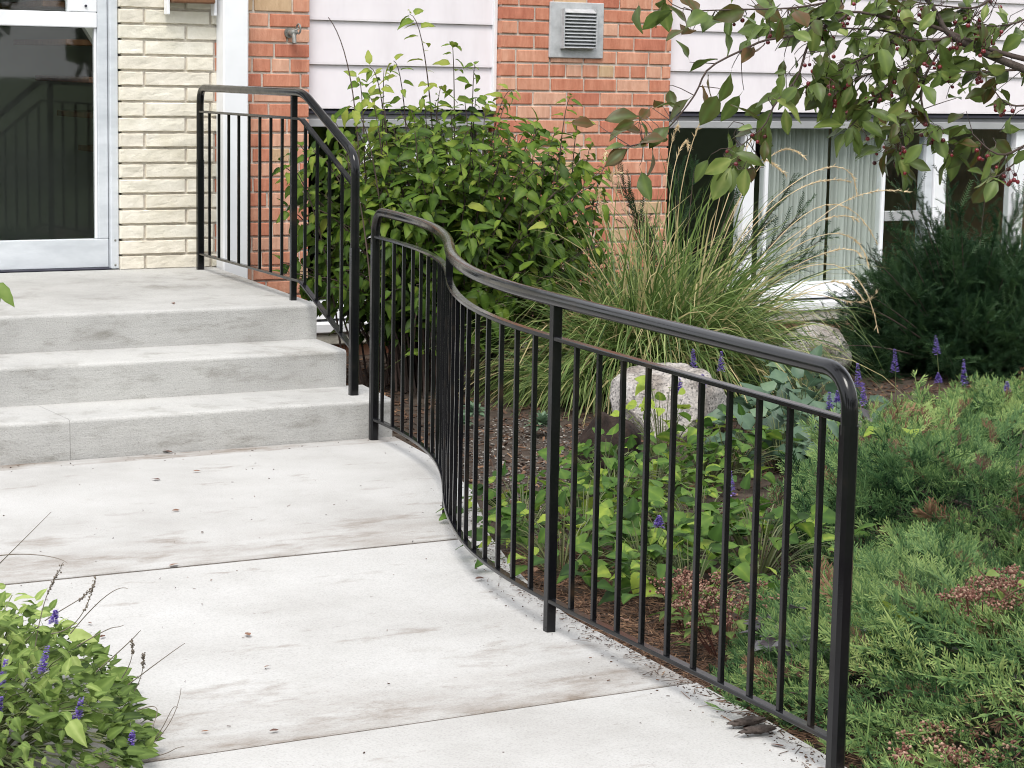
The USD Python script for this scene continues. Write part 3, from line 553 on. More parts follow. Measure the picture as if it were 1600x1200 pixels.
srail = thing('stair_railing', (3.95, 8.8, 0.456), 'short black metal railing beside the landing, sloping down over the steps', 'railing')
p1, p2, pb, p3 = np.array([4.113, 10.276]), np.array([3.954, 8.80]), np.array([3.940, 8.67]), np.array([3.868, 8.01])
d12, d3 = unit(p2 - p1), unit(p3 - pb)
def bend(a, b, c, r, n=6):
    """points rounding the corner b between a and c"""
    a, b, c = map(np.asarray, (a, b, c)); u, w = unit(a - b), unit(c - b); p0, p1_ = b + u * r, b + w * r
    t = np.linspace(0, 1, n)[:, None]; return (1 - t) ** 2 * p0 + 2 * t * (1 - t) * b + t ** 2 * p1_
zt, ze = 1.352, 1.098
K = [np.r_[p1, 0.96], np.r_[p1, zt], np.r_[pb, zt + 0.004], np.r_[p3, ze + 0.02], np.r_[p3, 0.7]]
hp = np.vstack([K[0], bend(K[0], K[1], K[2], 0.085, 9), bend(K[1], K[2], K[3], 0.08, 7), bend(K[2], K[3], K[4], 0.075, 9), K[4]])
part(srail, 'handrail', sweep(hp, ring(18, 0.0182), up0=(0, 1, 0)), 'black_paint', smooth=60)
def low(zA, zB, zC, nm):
    k = [np.r_[p1 + d12 * 0.01, zA], np.r_[pb + (0, 0.02), zB], np.r_[p3 - d3 * 0.012, zC]]
    part(srail, nm, sweep(np.vstack([k[0], bend(k[0], k[1], k[2], 0.025, 5), k[2]]), csq(0.024, 0.0115, 0.002), up0=(0, 0, 1)), 'black_paint', smooth=30)
    return lambda y: np.interp(y, [p3[1], pb[1] + .02, p1[1]], [zC, zB, zA])
zm = low(1.236, 1.246, 1.000, 'middle_rail'); zb = low(0.536, 0.550, 0.338, 'bottom_rail')
upright(srail, 'post', p1, 0.45, 1.0, 0.034, d12, 0.005); upright(srail, 'post', p3, 0.145, 0.75, 0.035, d3, 0.005); upright(srail, 'post', p2, 0.45, zt - 0.01, 0.026, d12)
for k in range(1, 9):
    q_ = p1 + (p2 - p1) * k / 9; upright(srail, 'baluster', q_, zb(q_[1]) + .006, zm(q_[1]) - .006, 0.0125, d12, 0.0012)
for k in range(1, 5):
    q_ = p2 + (p3 - p2) * k / 5; upright(srail, 'baluster', q_, zb(q_[1]) + .004, zm(q_[1]) - .004, 0.0125, d3, 0.0012)

# ------------------------------------------------------------------ boulders
def boulder(c, size, seed, label, rot=0.0):
    m = trimesh.creation.icosphere(4, 1.0); v = np.array(m.vertices); r = np.random.default_rng(seed)
    for _ in range(16):                                                  # flat cleaved faces
        n = unit(r.normal(size=3)); h = r.uniform(0.68, 0.92); d = v @ n; v = v - np.outer(np.clip(d - h, 0, None) * 0.9, n)
    v = v * (1 + 0.16 * (meshkit.fbm(v * 2.3 + seed, 4)[:, None] - .5) + 0.05 * (meshkit.fbm(v * 9 + seed, 3)[:, None] - .5))
    cz, sz = math.cos(rot), math.sin(rot); v = v * np.array(size); v = np.c_[v[:, 0] * cz - v[:, 1] * sz, v[:, 0] * sz + v[:, 1] * cz, v[:, 2]] + c
    t = thing('boulder', (c[0], c[1], soil_z(c[0], c[1]).item()), label, 'boulder'); part(t, 'rock', (v, m.faces), 'granite', smooth=30)
boulder(np.array([5.18, 7.68, 0.06]), (0.30, 0.24, 0.235), 4, 'large pale granite boulder behind the railing balusters', 0.1)
boulder(np.array([6.92, 8.92, 0.03]), (0.21, 0.2, 0.20), 9, 'grey granite boulder beside the ornamental grass, below the window sill', 0.5)

# ------------------------------------------------------------------ foliage tools
VEIN = {}
def leaf(shape, n=6, across=2, fold=0.12, droop=0.25, teeth=0.0, twist=0.0, stalk=0.18):
    """leaf blade along +x of unit length; shape(t) gives the half width; across = cells each side of the midrib"""
    t = np.linspace(0, 1, n + 1); V = []
    for i, x in enumerate(t):
        w = shape(x) * (1 + (teeth if i % 2 else -teeth) * (0 < i < n))
        for k in range(-across, across + 1):
            y = w * k / across
            V.append((x, y * math.cos(twist * x), fold * abs(y) * (1.2 - abs(k) / across * .4) - droop * x * x + y * math.sin(twist * x) + 0.03 * math.sin(9 * x + k) * (abs(k) == across)))
    m = 2 * across + 1
    F = [(i * m + j, (i + 1) * m + j, (i + 1) * m + j + 1, i * m + j + 1) for i in range(n) for j in range(m - 1)]
    V = np.array(V); F = quads(F); o = len(V)
    V = np.vstack([V, [(-stalk, 0, 0.02), (0.02, -0.012, 0.0), (0.02, 0.012, 0.0)]]); F = np.vstack([F, [(o, o + 1, o + 2)]])
    V[:, 0] += stalk; vn = np.array([.16 if k == 0 else -.03 for i in range(n + 1) for k in range(-across, across + 1)] + [.1] * 3); VEIN[id(F)] = (F, vn)
    return V, F
ov = lambda w, p=0.42: (lambda x: w * (np.sin(np.pi * x ** p) ** 0.9 if 0 < x < 1 else 0.0) + 0.002)
heart = lambda w: (lambda x: w * (max(0.0, 1 - x ** 1.9) ** 0.85 * (min(1, (x + .04) / .22)) ** .5 if x < 1 else 0) + 0.002)
def variants(mk, k=4): return [mk(i) for i in range(k)]
SH = variants(lambda i: leaf(ov(0.235 + .035 * (i % 2), .70), 6, 1, .38, .18 + .14 * i, .07, .25 * (i - 1.5)))
CRAB = variants(lambda i: leaf(ov(0.235 + .03 * (i % 3), (.92, 1.1, .8, 1.25)[i]), 7, 2, .30, .05 + .13 * i, 0.03, .35 * (i - 1.5), .22))
HEART = variants(lambda i: leaf(heart(0.46 + .04 * i), 9, 2, .22, .1 + .12 * i, .05, .25 * (i - 1.5), .5))
SAL = variants(lambda i: leaf(ov(0.24 + .02 * i, .6), 7, 2, .25, .12 + .12 * i, .05, .3 * (i - 1.5), .25))
BLUE = variants(lambda i: leaf(ov(0.33 + .03 * i, .6), 7, 2, .3, .1 + .12 * i, .07, .3 * (i - 1.5), .35))
def leaf_sets(tpls, pos, d, up, size, tint, r):
    """one (W, F, t) list entry per leaf"""
    out = []; pick = r.integers(len(tpls), size=len(pos))
    for k, (V, F) in enumerate(tpls):
        s = pick == k
        if s.any():
            W = place(V, pos[s], d[s], up[s], size[s])
            out += [(W[i], F, tint[s][i]) for i in range(W.shape[0])]
    return out
def foliage(th, leaves, m, limit, name='leaf', rest='foliage', score=None):
    """the leaves that show largest become parts, the remainder one stuff part"""
    eye = np.array([0, 0, EYE])
    def sc(L):
        c = L[0].mean(0); v = c - eye; D = np.linalg.norm(v); n = np.cross(L[0][L[1][:, 1]] - L[0][L[1][:, 0]], L[0][L[1][:, 2]] - L[0][L[1][:, 0]]).sum(0)
        return abs(n @ v) / D ** 3 * (math.exp(-4.0 * (D - dmin)))
    dmin = min(np.linalg.norm(L[0].mean(0) - eye) for L in leaves)
    o = sorted(leaves, key=sc, reverse=True)
    tv = lambda F, t: np.clip(t + (VEIN[id(F)][1] if id(F) in VEIN else 0) * np.ones(1), 0, 1)
    for W, F, t in o[:limit]: part(th, name, (W, F, tv(F, t)), m, smooth=True)
    if o[limit:]:
        mb = MB()
        for W, F, t in o[limit:]: mb.add(W, F, tv(F, t))
        part(th, rest, mb.mesh(), m, smooth=True, kind='stuff')
def blades(root, d0, length, width, bendk, tint, n=7, r=rng, tipw=0.08):
    """arching grass blades: root (N,3), start direction (N,3), gravity bend"""
    N = len(root); t = np.linspace(0, 1, n); d = unit(d0); P = [root]; cur = d.copy()
    for i in range(n - 1):
        cur = unit(cur + np.array([0, 0, -1.0]) * (bendk / (n - 1))[:, None] * (0.4 + 1.4 * t[i])); P.append(P[-1] + cur * (length / (n - 1))[:, None])
    P = np.stack(P, 1); side = unit(np.cross(d, r.normal(size=(N, 3)) * .5 + [0, 0, .8]))
    w = (np.sin(np.pi * np.clip(t * .82 + .16, 0, 1)) ** .7)[None, :, None] * width[:, None, None]
    w[:, -1] = width[:, None] * tipw
    V = np.stack([P - side[:, None] * w, P + side[:, None] * w], 2).reshape(N, -1, 3)
    F = quads([(2 * i, 2 * i + 1, 2 * i + 3, 2 * i + 2) for i in range(n - 1)])
    return V, F, tint, P

# ------------------------------------------------------------------ leafy shrub between the steps and the brick pillar
r = np.random.default_rng(21)
sx, sy = 4.98, 9.25
shrub = thing('leafy_shrub', (sx, sy, soil_z(sx, sy).item()), 'big green leafy shrub with pointed drooping leaves beside the steps', 'shrub')
stems, L = MB(), []
def grow(base, tip, rad, nleaf, lsize, tinto, r, start=0.25, sag=0.0):
    midp = (np.asarray(base) * .45 + np.asarray(tip) * .55) + np.r_[(np.asarray(tip) - np.asarray(base))[:2] * -.10, .12]
    P = curve(base, midp, tip, n=10); stems.add(*tube(P, rad, rad * .35, 4), t=r.uniform(0, 1))
    ts = np.linspace(start, 1, nleaf); pos = np.stack([np.interp(ts, np.linspace(0, 1, 10), P[:, k]) for k in range(3)], 1)
    tg = unit(np.stack([np.interp(ts, np.linspace(0, 1, 10), np.gradient(P[:, k])) for k in range(3)], 1))
    ang = np.arange(nleaf) * 2.4 + r.uniform(0, 6); sd = unit(np.cross(tg, np.stack([np.cos(ang), np.sin(ang), np.zeros(nleaf)], 1) + r.normal(0, .2, (nleaf, 3))))
    d = unit(sd * .95 + tg * .35 + np.array([0, 0, -.28]) + r.normal(0, .22, (nleaf, 3)))
    up_ = np.array([0, 0, 1.]) + r.normal(0, .35, (nleaf, 3)) + np.array([-.15, -.45, 0])
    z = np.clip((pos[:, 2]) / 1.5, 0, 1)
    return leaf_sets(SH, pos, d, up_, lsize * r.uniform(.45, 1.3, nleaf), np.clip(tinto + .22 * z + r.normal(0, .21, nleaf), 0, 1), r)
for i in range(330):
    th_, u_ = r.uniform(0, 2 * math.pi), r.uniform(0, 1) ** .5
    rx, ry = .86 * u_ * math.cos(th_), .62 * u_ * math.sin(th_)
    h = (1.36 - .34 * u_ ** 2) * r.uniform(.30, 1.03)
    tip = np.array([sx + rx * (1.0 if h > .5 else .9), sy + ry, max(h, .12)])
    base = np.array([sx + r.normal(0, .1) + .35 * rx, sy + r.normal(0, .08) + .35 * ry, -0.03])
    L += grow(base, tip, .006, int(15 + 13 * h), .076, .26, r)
# tall thin shoots above the crown
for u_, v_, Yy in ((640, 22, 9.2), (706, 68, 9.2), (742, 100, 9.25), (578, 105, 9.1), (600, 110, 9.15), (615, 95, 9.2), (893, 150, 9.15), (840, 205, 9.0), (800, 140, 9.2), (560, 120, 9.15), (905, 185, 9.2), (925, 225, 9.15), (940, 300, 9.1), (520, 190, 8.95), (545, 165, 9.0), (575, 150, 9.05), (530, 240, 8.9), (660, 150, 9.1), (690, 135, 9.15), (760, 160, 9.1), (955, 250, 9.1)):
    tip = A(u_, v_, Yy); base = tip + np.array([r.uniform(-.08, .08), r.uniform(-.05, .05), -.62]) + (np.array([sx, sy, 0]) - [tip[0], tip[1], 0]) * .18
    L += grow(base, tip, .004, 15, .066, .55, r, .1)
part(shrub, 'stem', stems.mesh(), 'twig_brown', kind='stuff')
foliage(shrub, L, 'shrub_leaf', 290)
wand = thing('bare_shoot', tuple(A(556, 300, 9.05)), 'single thin leafless shoot rising above the shrub in front of the siding', 'shoot')
part(wand, 'stem', (lambda a: (a[0], a[1], np.full(len(a[0]), .6)))(tube(curve(A(562, 260, 9.1), A(545, 110, 9.1), A(513, 27, 9.1), n=12), .0035, .002, 5)), 'twig_brown')

# ------------------------------------------------------------------ ornamental grass
r = np.random.default_rng(31)
gc = np.array([5.68, 8.60, -0.04])
grass = thing('ornamental_grass', tuple(gc), 'arching clump of long green and straw grass with tan plumes', 'grass clump')
N = 4300
crown = np.array([(0, 0), (.20, -.10), (-.14, .02), (.06, -.12), (.20, .06), (-.05, .12)])[r.integers(6, size=N)]
th_ = r.uniform(0, 2 * math.pi, N); ro = r.uniform(0, 1, N) ** .5
root = gc + np.c_[crown[:, 0] + .11 * ro * np.cos(th_), crown[:, 1] + .10 * ro * np.sin(th_), np.zeros(N)]
lean = r.uniform(.1, 1.35, N); th2 = th_ + r.normal(0, .7, N); d0 = np.c_[np.cos(th2) * lean, np.sin(th2) * lean, np.ones(N)]
d0[:, :2] += crown * 1.3 + r.normal(0, .24, (N, 2)); d0[:, 0] = np.where(d0[:, 0] > 0, d0[:, 0] * .42, d0[:, 0])
tn = np.clip(r.beta(1.6, 3, N) * .9, 0, 1); dry = r.uniform(0, 1, N) < .17; tn[dry] = r.uniform(.8, 1, dry.sum())
V, F, t_, P_ = blades(root, d0, r.uniform(.5, 1.15, N) * np.where(r.uniform(0, 1, N) < .12, 1.15, 1), r.uniform(.0025, .0050, N), r.uniform(1.0, 3.6, N), tn, 9, r)
V[..., 2] = np.maximum(V[..., 2], -.06 + .02 * np.sin(40 * V[..., 0]))
order = np.argsort(P_[:, :, 1].min(1))
sel = order[:280]; rest_ = order[280:]
for i in sel: part(grass, 'blade', (V[i], F, np.full(len(V[i]), tn[i])), 'grass_blade', smooth=True)
part(grass, 'foliage', merge(V[rest_], F, tn[rest_]), 'grass_blade', smooth=True, kind='stuff')
def plume(P, headfrom=.62):
    """thin stalk with a bristly seed head on its outer part"""
    m = MB(); m.add(*tube(P, .0024, .0018, 4), t=.7); n = 70
    ts = r.uniform(headfrom, 1, n); tt = np.linspace(0, 1, len(P)); pos = np.stack([np.interp(ts, tt, P[:, k]) for k in range(3)], 1); tg = unit(np.stack([np.interp(ts, tt, np.gradient(P[:, k])) for k in range(3)], 1))
    dd = unit(tg + r.normal(0, .35, (n, 3))); Lh = r.uniform(.016, .034, n); sd = unit(np.cross(dd, r.normal(size=(n, 3)))) * .0026
    W = np.stack([pos - sd, pos + sd, pos + dd * Lh[:, None]], 1); m.add(W.reshape(-1, 3), np.arange(3 * n).reshape(n, 3), t=np.repeat(r.uniform(.3, 1, n), 3)); return m.mesh()
plist = [((1100, 480), (1190, 330), (1290, 262), (1338, 300)), ((1110, 500), (1200, 390), (1290, 320), (1372, 382)), ((1120, 500), (1220, 400), (1310, 365), (1358, 420)), ((1130, 520), (1230, 430), (1320, 420), (1372, 520)),
         ((1140, 520), (1240, 380), (1330, 310), (1420, 300)), ((1130, 530), (1240, 460), (1320, 470), (1370, 455)), ((1100, 450), (1160, 300), (1190, 250), (1230, 275)), ((1080, 470), (1060, 330), (1090, 200), (1110, 182)),
         ((1060, 460), (1045, 330), (1060, 240), (1075, 230)), ((1050, 470), (1040, 300), (1052, 215), (1058, 200)), ((1090, 480), (1150, 320), (1210, 240), (1260, 250)), ((1000, 470), (985, 360), (960, 260), (945, 250)),
         ((990, 480), (960, 400), (940, 330), (938, 300)), ((1020, 480), (1000, 380), (962, 300), (968, 270)), ((1110, 520), (1180, 420), (1270, 350), (1340, 345)), ((1120, 540), (1230, 470), (1300, 440), (1350, 470)),
         ((1100, 470), (1180, 350), (1260, 290), (1330, 285)), ((1090, 450), (1140, 300), (1170, 225), (1185, 215)), ((1120, 500), (1200, 440), (1290, 395), (1345, 400)), ((1100, 480), (1120, 330), (1140, 260), (1150, 250))]
for k, pl in enumerate(plist):
    Y = np.linspace(8.55, 8.5 - .25 * ((k % 4) / 3), 4); part(grass, 'seed_plume', plume(curve(*[A(u_, v_, y_) for (u_, v_), y_ in zip(pl, Y)], n=16)), 'straw', smooth=False)
# skirt of a second, lower tuft at the front left of the clump
g2 = np.array([5.30, 8.45, -0.04]); tuft = thing('grass_tuft', tuple(g2), 'low tuft of narrow green grass between the shrub and the big grass clump', 'grass clump')
N = 420; th_ = r.uniform(0, 2 * math.pi, N); root = g2 + np.c_[.10 * np.cos(th_), .08 * np.sin(th_), np.zeros(N)]
V, F, t_, P_ = blades(root, np.c_[np.cos(th_) * .8, np.sin(th_) * .8, np.ones(N)], r.uniform(.3, .62, N), r.uniform(.002, .004, N), r.uniform(1.0, 2.6, N), r.beta(2, 3, N), 8, r)
part(tuft, 'foliage', merge(V, F, r.beta(2, 3, N)), 'grass_blade', smooth=True, kind='stuff')

# ------------------------------------------------------------------ yews
def needle_sprig(n=22, L=0.13):
    V, F = [], []
    for i in range(n):
        x = L * (.08 + .92 * i / n); s = 1 if i % 2 else -1; l = .021 * (1 - .45 * i / n)
        o = len(V); V += [(x - .0015, 0, .0), (x + .0045, 0, .0016), (x + l * .75, s * l, .003 * ((i * 7) % 5 - 2))]; F.append((o, o + 1, o + 2))
    for i in range(n // 2):
        x = L * (.15 + .8 * i / (n // 2)); l = .016; o = len(V); V += [(x - .0025, .0, .0), (x + .0025, 0, 0), (x + l, .004 * (-1) ** i, l * .6)]; F.append((o, o + 1, o + 2))
    o = len(V); V += [(0, -.0012, 0), (0, .0012, 0), (L, 0, 0)]; F.append((o, o + 1, o + 2))
    return np.array(V), np.array(F)
NV, NF = needle_sprig()
def yew(c, rad, n, label, seed, shoots):
    r = np.random.default_rng(seed); t = thing('yew_shrub', tuple(c), label, 'shrub'); st_ = MB(); pos, d, up, tn = [], [], [], []
    nb = 260
    for i in range(nb):
        th_, ph = r.uniform(0, 2 * math.pi), math.acos(r.uniform(0.02, 1)); w = r.uniform(.62, 1.08)
        tip = c + np.array([math.sin(ph) * math.cos(th_) * rad[0], math.sin(ph) * math.sin(th_) * rad[1], math.cos(ph) * rad[2]]) * w
        if tip[1] > WALL - .1: tip[1] = WALL - .1
        P = curve(c + np.array([0, 0, .03]), c * .5 + tip * .5 + [0, 0, -.05 * rad[2]], tip, n=9); st_.add(*tube(P, .008, .002, 4), t=.2)
        k = n // nb; ts = r.uniform(.35, 1, k) ** .7; pp = np.stack([np.interp(ts, np.linspace(0, 1, 9), P[:, j]) for j in range(3)], 1); tg = unit(tip - c)
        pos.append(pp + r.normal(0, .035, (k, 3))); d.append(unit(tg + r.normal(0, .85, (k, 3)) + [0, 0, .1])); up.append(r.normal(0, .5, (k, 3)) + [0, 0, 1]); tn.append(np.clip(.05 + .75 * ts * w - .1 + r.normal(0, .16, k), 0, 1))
    for tip in shoots:
        tip = np.array(tip); P = curve(c + (tip - c) * .35, c + (tip - c) * .7 + [0, 0, .02], tip, n=10); st_.add(*tube(P, .005, .0015, 4), t=.4); k = 20
        ts = np.linspace(.25, .97, k); pp = np.stack([np.interp(ts, np.linspace(0, 1, 10), P[:, j]) for j in range(3)], 1); tg = unit(tip - c)
        pos.append(pp); d.append(unit(tg + r.normal(0, .38, (k, 3)))); up.append(r.normal(0, .5, (k, 3)) + [0, 0, 1]); tn.append(np.clip(.55 + r.normal(0, .15, k), 0, 1))
    pos, d, up, tn = np.vstack(pos), np.vstack(d), np.vstack(up), np.concatenate(tn)
    W = place(NV, pos, d, up, r.uniform(.7, 1.25, len(pos)))
    part(t, 'branch', st_.mesh(), 'twig_brown', kind='stuff'); part(t, 'foliage', merge(W, NF, tn), 'yew_needle', kind='stuff')
yew(np.array([7.78, 8.75, -.02]), (.76, .6, .67), 21000, 'dense dark green yew shrub in front of the windows on the right', 41,
    [A(1478, 285, 8.6), A(1430, 300, 8.6), A(1540, 300, 8.6), A(1590, 330, 8.6), A(1395, 360, 8.5), A(1360, 400, 8.5), A(1500, 320, 8.5), A(1335, 450, 8.4), A(1330, 470, 8.3), A(1560, 350, 8.4), A(1450, 340, 8.7), A(1320, 540, 8.3), A(1410, 300, 8.7), A(1600, 300, 8.7)])
yew(np.array([6.62, 9.75, -.05]), (.48, .34, .42), 3800, 'smaller yew shrub half hidden behind the ornamental grass', 42,
    [A(965, 262, 9.6), A(985, 300, 9.6), A(1000, 330, 9.6), A(1240, 285, 9.5), A(1215, 320, 9.5), A(1190, 360, 9.5), A(1150, 300, 9.6), A(1060, 270, 9.7), A(1085, 260, 9.7), A(1255, 330, 9.4), A(1270, 400, 9.4), A(1020, 360, 9.5), A(1290, 370, 9.4)])

# ------------------------------------------------------------------ creeping junipers
def juniper_spray():
    V, F, T = [], [], []
    r = np.random.default_rng(3)
    def blade(p, q, w, t0, t1, nrm):
        p, q = np.array(p), np.array(q); s = unit(np.cross(q - p, nrm)) * w; o = len(V); c = p + (q - p) * .45
        V.extend([p, c + s, q, c - s]); F.extend([(o, o + 1, o + 2), (o, o + 2, o + 3)]); T.extend([t0, (t0 + t1) / 2, t1, (t0 + t1) / 2])
    axis = lambda x: np.array([x, .0, .10 * x - .35 * x * x + .06 * math.sin(5 * x)])
    n = 13
    for i in range(n):
        x = .08 + .90 * i / n; s = 1 if i % 2 else -1; l = .25 * (1 - x) ** .55 * (.8 + .3 * r.uniform()) + .05; p = axis(x)
        dirv = unit(np.array([.86, s * (.42 + .22 * r.uniform()), .12 + .22 * r.normal()])); q = p + dirv * l
        blade(p, q, .010, .22, .62, (0, 0, 1))
        m = int(4 + l * 15)
        for j in range(m):
            f = (j + .6) / m; pp = p + (q - p) * f; s2 = 1 if j % 2 else -1; l2 = .095 * (1 - .5 * f); dv = unit(dirv + .5 * s2 * np.array([-dirv[1], dirv[0], 0]) + np.array([0, 0, r.normal(.15, .3)]))
            blade(pp, pp + dv * l2 * 1.3, .0095, .32, .80, (r.normal(0, .4), r.normal(0, .4), 1))
    blade(axis(0), axis(.55), .010, .1, .3, (0, 0, 1)); blade(axis(.5), axis(1.02), .010, .3, .75, (0, 0, 1))
    return np.array(V), np.array(F), np.array(T)
JV, JF, JT_ = juniper_spray()
jpoly = sg.Polygon([(2.98, 4.02), (3.16, 4.36), (3.62, 4.80), (4.02, 5.15), (4.2, 5.60), (4.72, 6.25), (5.45, 6.92), (6.2, 7.35), (7.0, 7.55), (7.9, 7.35), (8.3, 6.6), (6.9, 5.1), (5.2, 3.5), (4.2, 2.6), (3.35, 2.75), (3.02, 3.3)])
jb = jpoly.exterior
from shapely import distance, points as shp_points, contains_xy
def jh(x, y):
    dd = distance(shp_points(x, y), jb); lump = meshkit.fbm(np.stack([x * 1.5, y * 1.5, x * 0], -1), 3, 8)
    return np.clip(dd / .40, 0, 1) ** .6 * (.02 + (.36 - .035 * np.clip(y - 3.2, 0, 5)) * np.clip(lump * 1.6 - .3, 0, 1)) + .015
def juniper(cx, cy, pts, label, seed):
    r = np.random.default_rng(seed); x, y = pts.T; e = .05; h = jh(x, y); gxh = (jh(x + e, y) - jh(x - e, y)) / (2 * e); gyh = (jh(x, y + e) - jh(x, y - e)) / (2 * e)
    out = unit(np.c_[x - cx, y - cy]); n = len(x); layer = r.uniform(0, 1, n) ** .45
    flow = meshkit.fbm(np.c_[x * .9, y * .9, x * 0], 2, 5) * 9
    d = np.c_[out * .55 - np.c_[gxh, gyh] * .55 + np.c_[np.cos(flow), np.sin(flow)] * .5 + r.normal(0, .38, (n, 2)), .18 + .5 * layer + r.normal(0, .3, n)]
    pos = np.c_[x, y, soil_z(x, y) + h * (.15 + .85 * layer)]
    up = np.c_[-gxh, -gyh, np.ones(n)] + r.normal(0, .4, (n, 3)) + np.array([-.1, -.25, 0])
    sc = r.uniform(.10, .27, n) * np.where(r.uniform(0, 1, n) < .08, 1.35, 1); W = place(JV, pos - unit(d) * (.5 * sc)[:, None], d, up, sc)
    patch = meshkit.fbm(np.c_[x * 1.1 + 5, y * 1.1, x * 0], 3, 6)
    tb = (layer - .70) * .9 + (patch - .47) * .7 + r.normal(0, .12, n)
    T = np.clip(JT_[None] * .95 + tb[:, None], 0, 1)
    t = thing('creeping_juniper', (cx, cy, soil_z(cx, cy).item()), label, 'shrub'); st_ = MB()
    for k in range(26):
        i = r.integers(n); a = np.array([cx, cy, .02]); b = pos[i] - [0, 0, .03]; st_.add(*tube(curve(a, (a + b) / 2 + [0, 0, .03], b, n=8), .007, .003, 5), t=.4)
    dead = r.uniform(0, 1, n) < .045
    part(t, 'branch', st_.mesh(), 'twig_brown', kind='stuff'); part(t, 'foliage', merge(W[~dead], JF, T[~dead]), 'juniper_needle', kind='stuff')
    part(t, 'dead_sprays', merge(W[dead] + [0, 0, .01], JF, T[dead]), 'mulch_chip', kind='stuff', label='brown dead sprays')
r = np.random.default_rng(51)
pts = np.c_[r.uniform(2.9, 8.4, 60000), r.uniform(2.5, 7.7, 60000)]
bare = sg.Point(*G(1570, 1200)[:2]).buffer(.09).union(sg.Point(*G(1290, 985)[:2]).buffer(.15)); pts = pts[contains_xy(jpoly.difference(bare), pts[:, 0], pts[:, 1])]
pr = np.array([0, 0, EYE]); vv = np.c_[pts, np.full(len(pts), .15)] - pr; uu = 800 + FOC * (vv @ RT) / (vv @ FW); vw = 600 + FOC * (vv @ DN) / (vv @ FW)
pts = pts[(uu < 1850) & (uu > 1000) & (vw < 1330)]
dens = np.clip(.25 + 5.5 / np.linalg.norm(pts, axis=1) ** 1.1 * .45, 0, 1); pts = pts[r.uniform(0, 1, len(pts)) < dens * .52][:8200]
jc = np.array([(3.75, 3.75), (5.0, 5.4), (6.6, 6.6)]); own = np.argmin(np.linalg.norm(pts[:, None] - jc[None], axis=2), axis=1)
for k, lb in enumerate(('feathery creeping juniper nearest the railing end post', 'creeping juniper in the middle of the bed, blue green and spreading', 'creeping juniper farthest back, beside the purple flower spikes')):
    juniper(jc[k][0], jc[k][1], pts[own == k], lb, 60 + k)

# ------------------------------------------------------------------ leafy perennials behind the railing
def perennial(c, n, rad, hgt, tpl, m, name, label, seed, size, group=None, cat='plant', tint0=.5, tints=.2, keep=300):
    r = np.random.default_rng(seed); th = thing(name, tuple(c), label, cat, group); st_ = MB(); Ls = []
    a = r.uniform(0, 2 * math.pi, n); q_ = r.uniform(0, 1, n) ** .55
    tip = c + np.c_[rad * q_ * np.cos(a), rad * q_ * np.sin(a), hgt * (1.0 - .55 * q_ ** 2) * r.uniform(.55, 1.1, n)]
    for i in range(n):
        b = c + [rad * .25 * q_[i] * math.cos(a[i]), rad * .25 * q_[i] * math.sin(a[i]), 0.]
        st_.add(*tube(curve(b, (b + tip[i]) / 2 + [0, 0, .03], tip[i], n=5), .0022, .0014, 3), t=r.uniform(0, 1))
    out = np.c_[np.cos(a), np.sin(a), np.zeros(n)]; d = unit(out * (.35 + .7 * q_[:, None]) + np.array([0, 0, .05]) + r.normal(0, .35, (n, 3))); up = np.array([-.12, -.40, 1]) + r.normal(0, .28, (n, 3)) - out * .1
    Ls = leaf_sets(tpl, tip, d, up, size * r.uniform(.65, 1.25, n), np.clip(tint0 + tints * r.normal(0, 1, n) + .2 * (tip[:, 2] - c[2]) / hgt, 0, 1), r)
    part(th, 'stem', st_.mesh(), 'green_stem', kind='stuff')
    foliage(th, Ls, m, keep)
    return th
GP = 'leafy perennials in the bed behind the railing'
spots = [(3.42, 5.62), (3.55, 5.35), (3.78, 5.55), (3.70, 5.95), (3.98, 6.2), (4.05, 5.8), (4.3, 6.45), (4.82, 6.72), (4.2, 6.62), (3.52, 5.08), (3.95, 5.35), (4.62, 6.6), (3.62, 6.2)]
def px_of(p): v = np.asarray(p, float) - [0, 0, EYE]; return 800 + FOC * (v @ RT) / (v @ FW), 600 + FOC * (v @ DN) / (v @ FW)
def where(p, words, seen):
    """names the baluster a plant is seen behind"""
    u_, v_ = px_of(p); best = min(range(-14, 11), key=lambda k: abs(px_of([*at_s(np.array([T_mid + SP * k]))[0], .35])[0] - u_))
    nth = ['first', 'second', 'third', 'fourth', 'fifth', 'sixth', 'seventh', 'eighth', 'ninth', 'tenth', 'eleventh', 'twelfth', 'thirteenth', 'fourteenth']
    pos = 'straight behind the middle post' if best == 0 else f"behind the {nth[abs(best) - 1]} baluster {'right' if best > 0 else 'left'} of the middle post"
    return f'{words} {pos}'
hl_ = []
for s in spots:
    t0_ = where((*s, .12), 'heart leaved plant', hl_); same = [i for i, x in enumerate(hl_) if x.startswith(t0_)]
    hl_.append(t0_ + ('' if not same else ', farther back' if s[1] > spots[same[0]][1] else ', nearer'))
lab = 'bright green clump of heart shaped leaves in the bed behind the balusters'
protos = [perennial(np.array([*spots[k], -.03]), 64, .25, .18, HEART, 'heart_leaf', 'heartleaf_plant', lab, 70 + k, .056, GP, tint0=.40, tints=.24) for k in range(3)]
r = np.random.default_rng(77)
for k in range(3): tag(protos[k], hl_[k])
for k, s in enumerate(spots[3:]): copy_of(protos[k % 3], (*s, -.03), r.uniform(0, 360), r.uniform(.85, 1.15), hl_[3 + k], GP)
GB = 'blue green broad leaved plants beside the boulder'
lb2 = 'blue green broad leaved plant between the boulder and the junipers'
bspots = [(5.50, 7.25), (5.72, 7.45), (5.28, 6.85), (5.95, 7.75), (5.25, 6.5), (5.05, 6.7)]
bp = perennial(np.array([*bspots[0], -.03]), 44, .24, .21, BLUE, 'blue_leaf', 'broadleaf_plant', lb2, 81, .095, GB, tint0=.36)
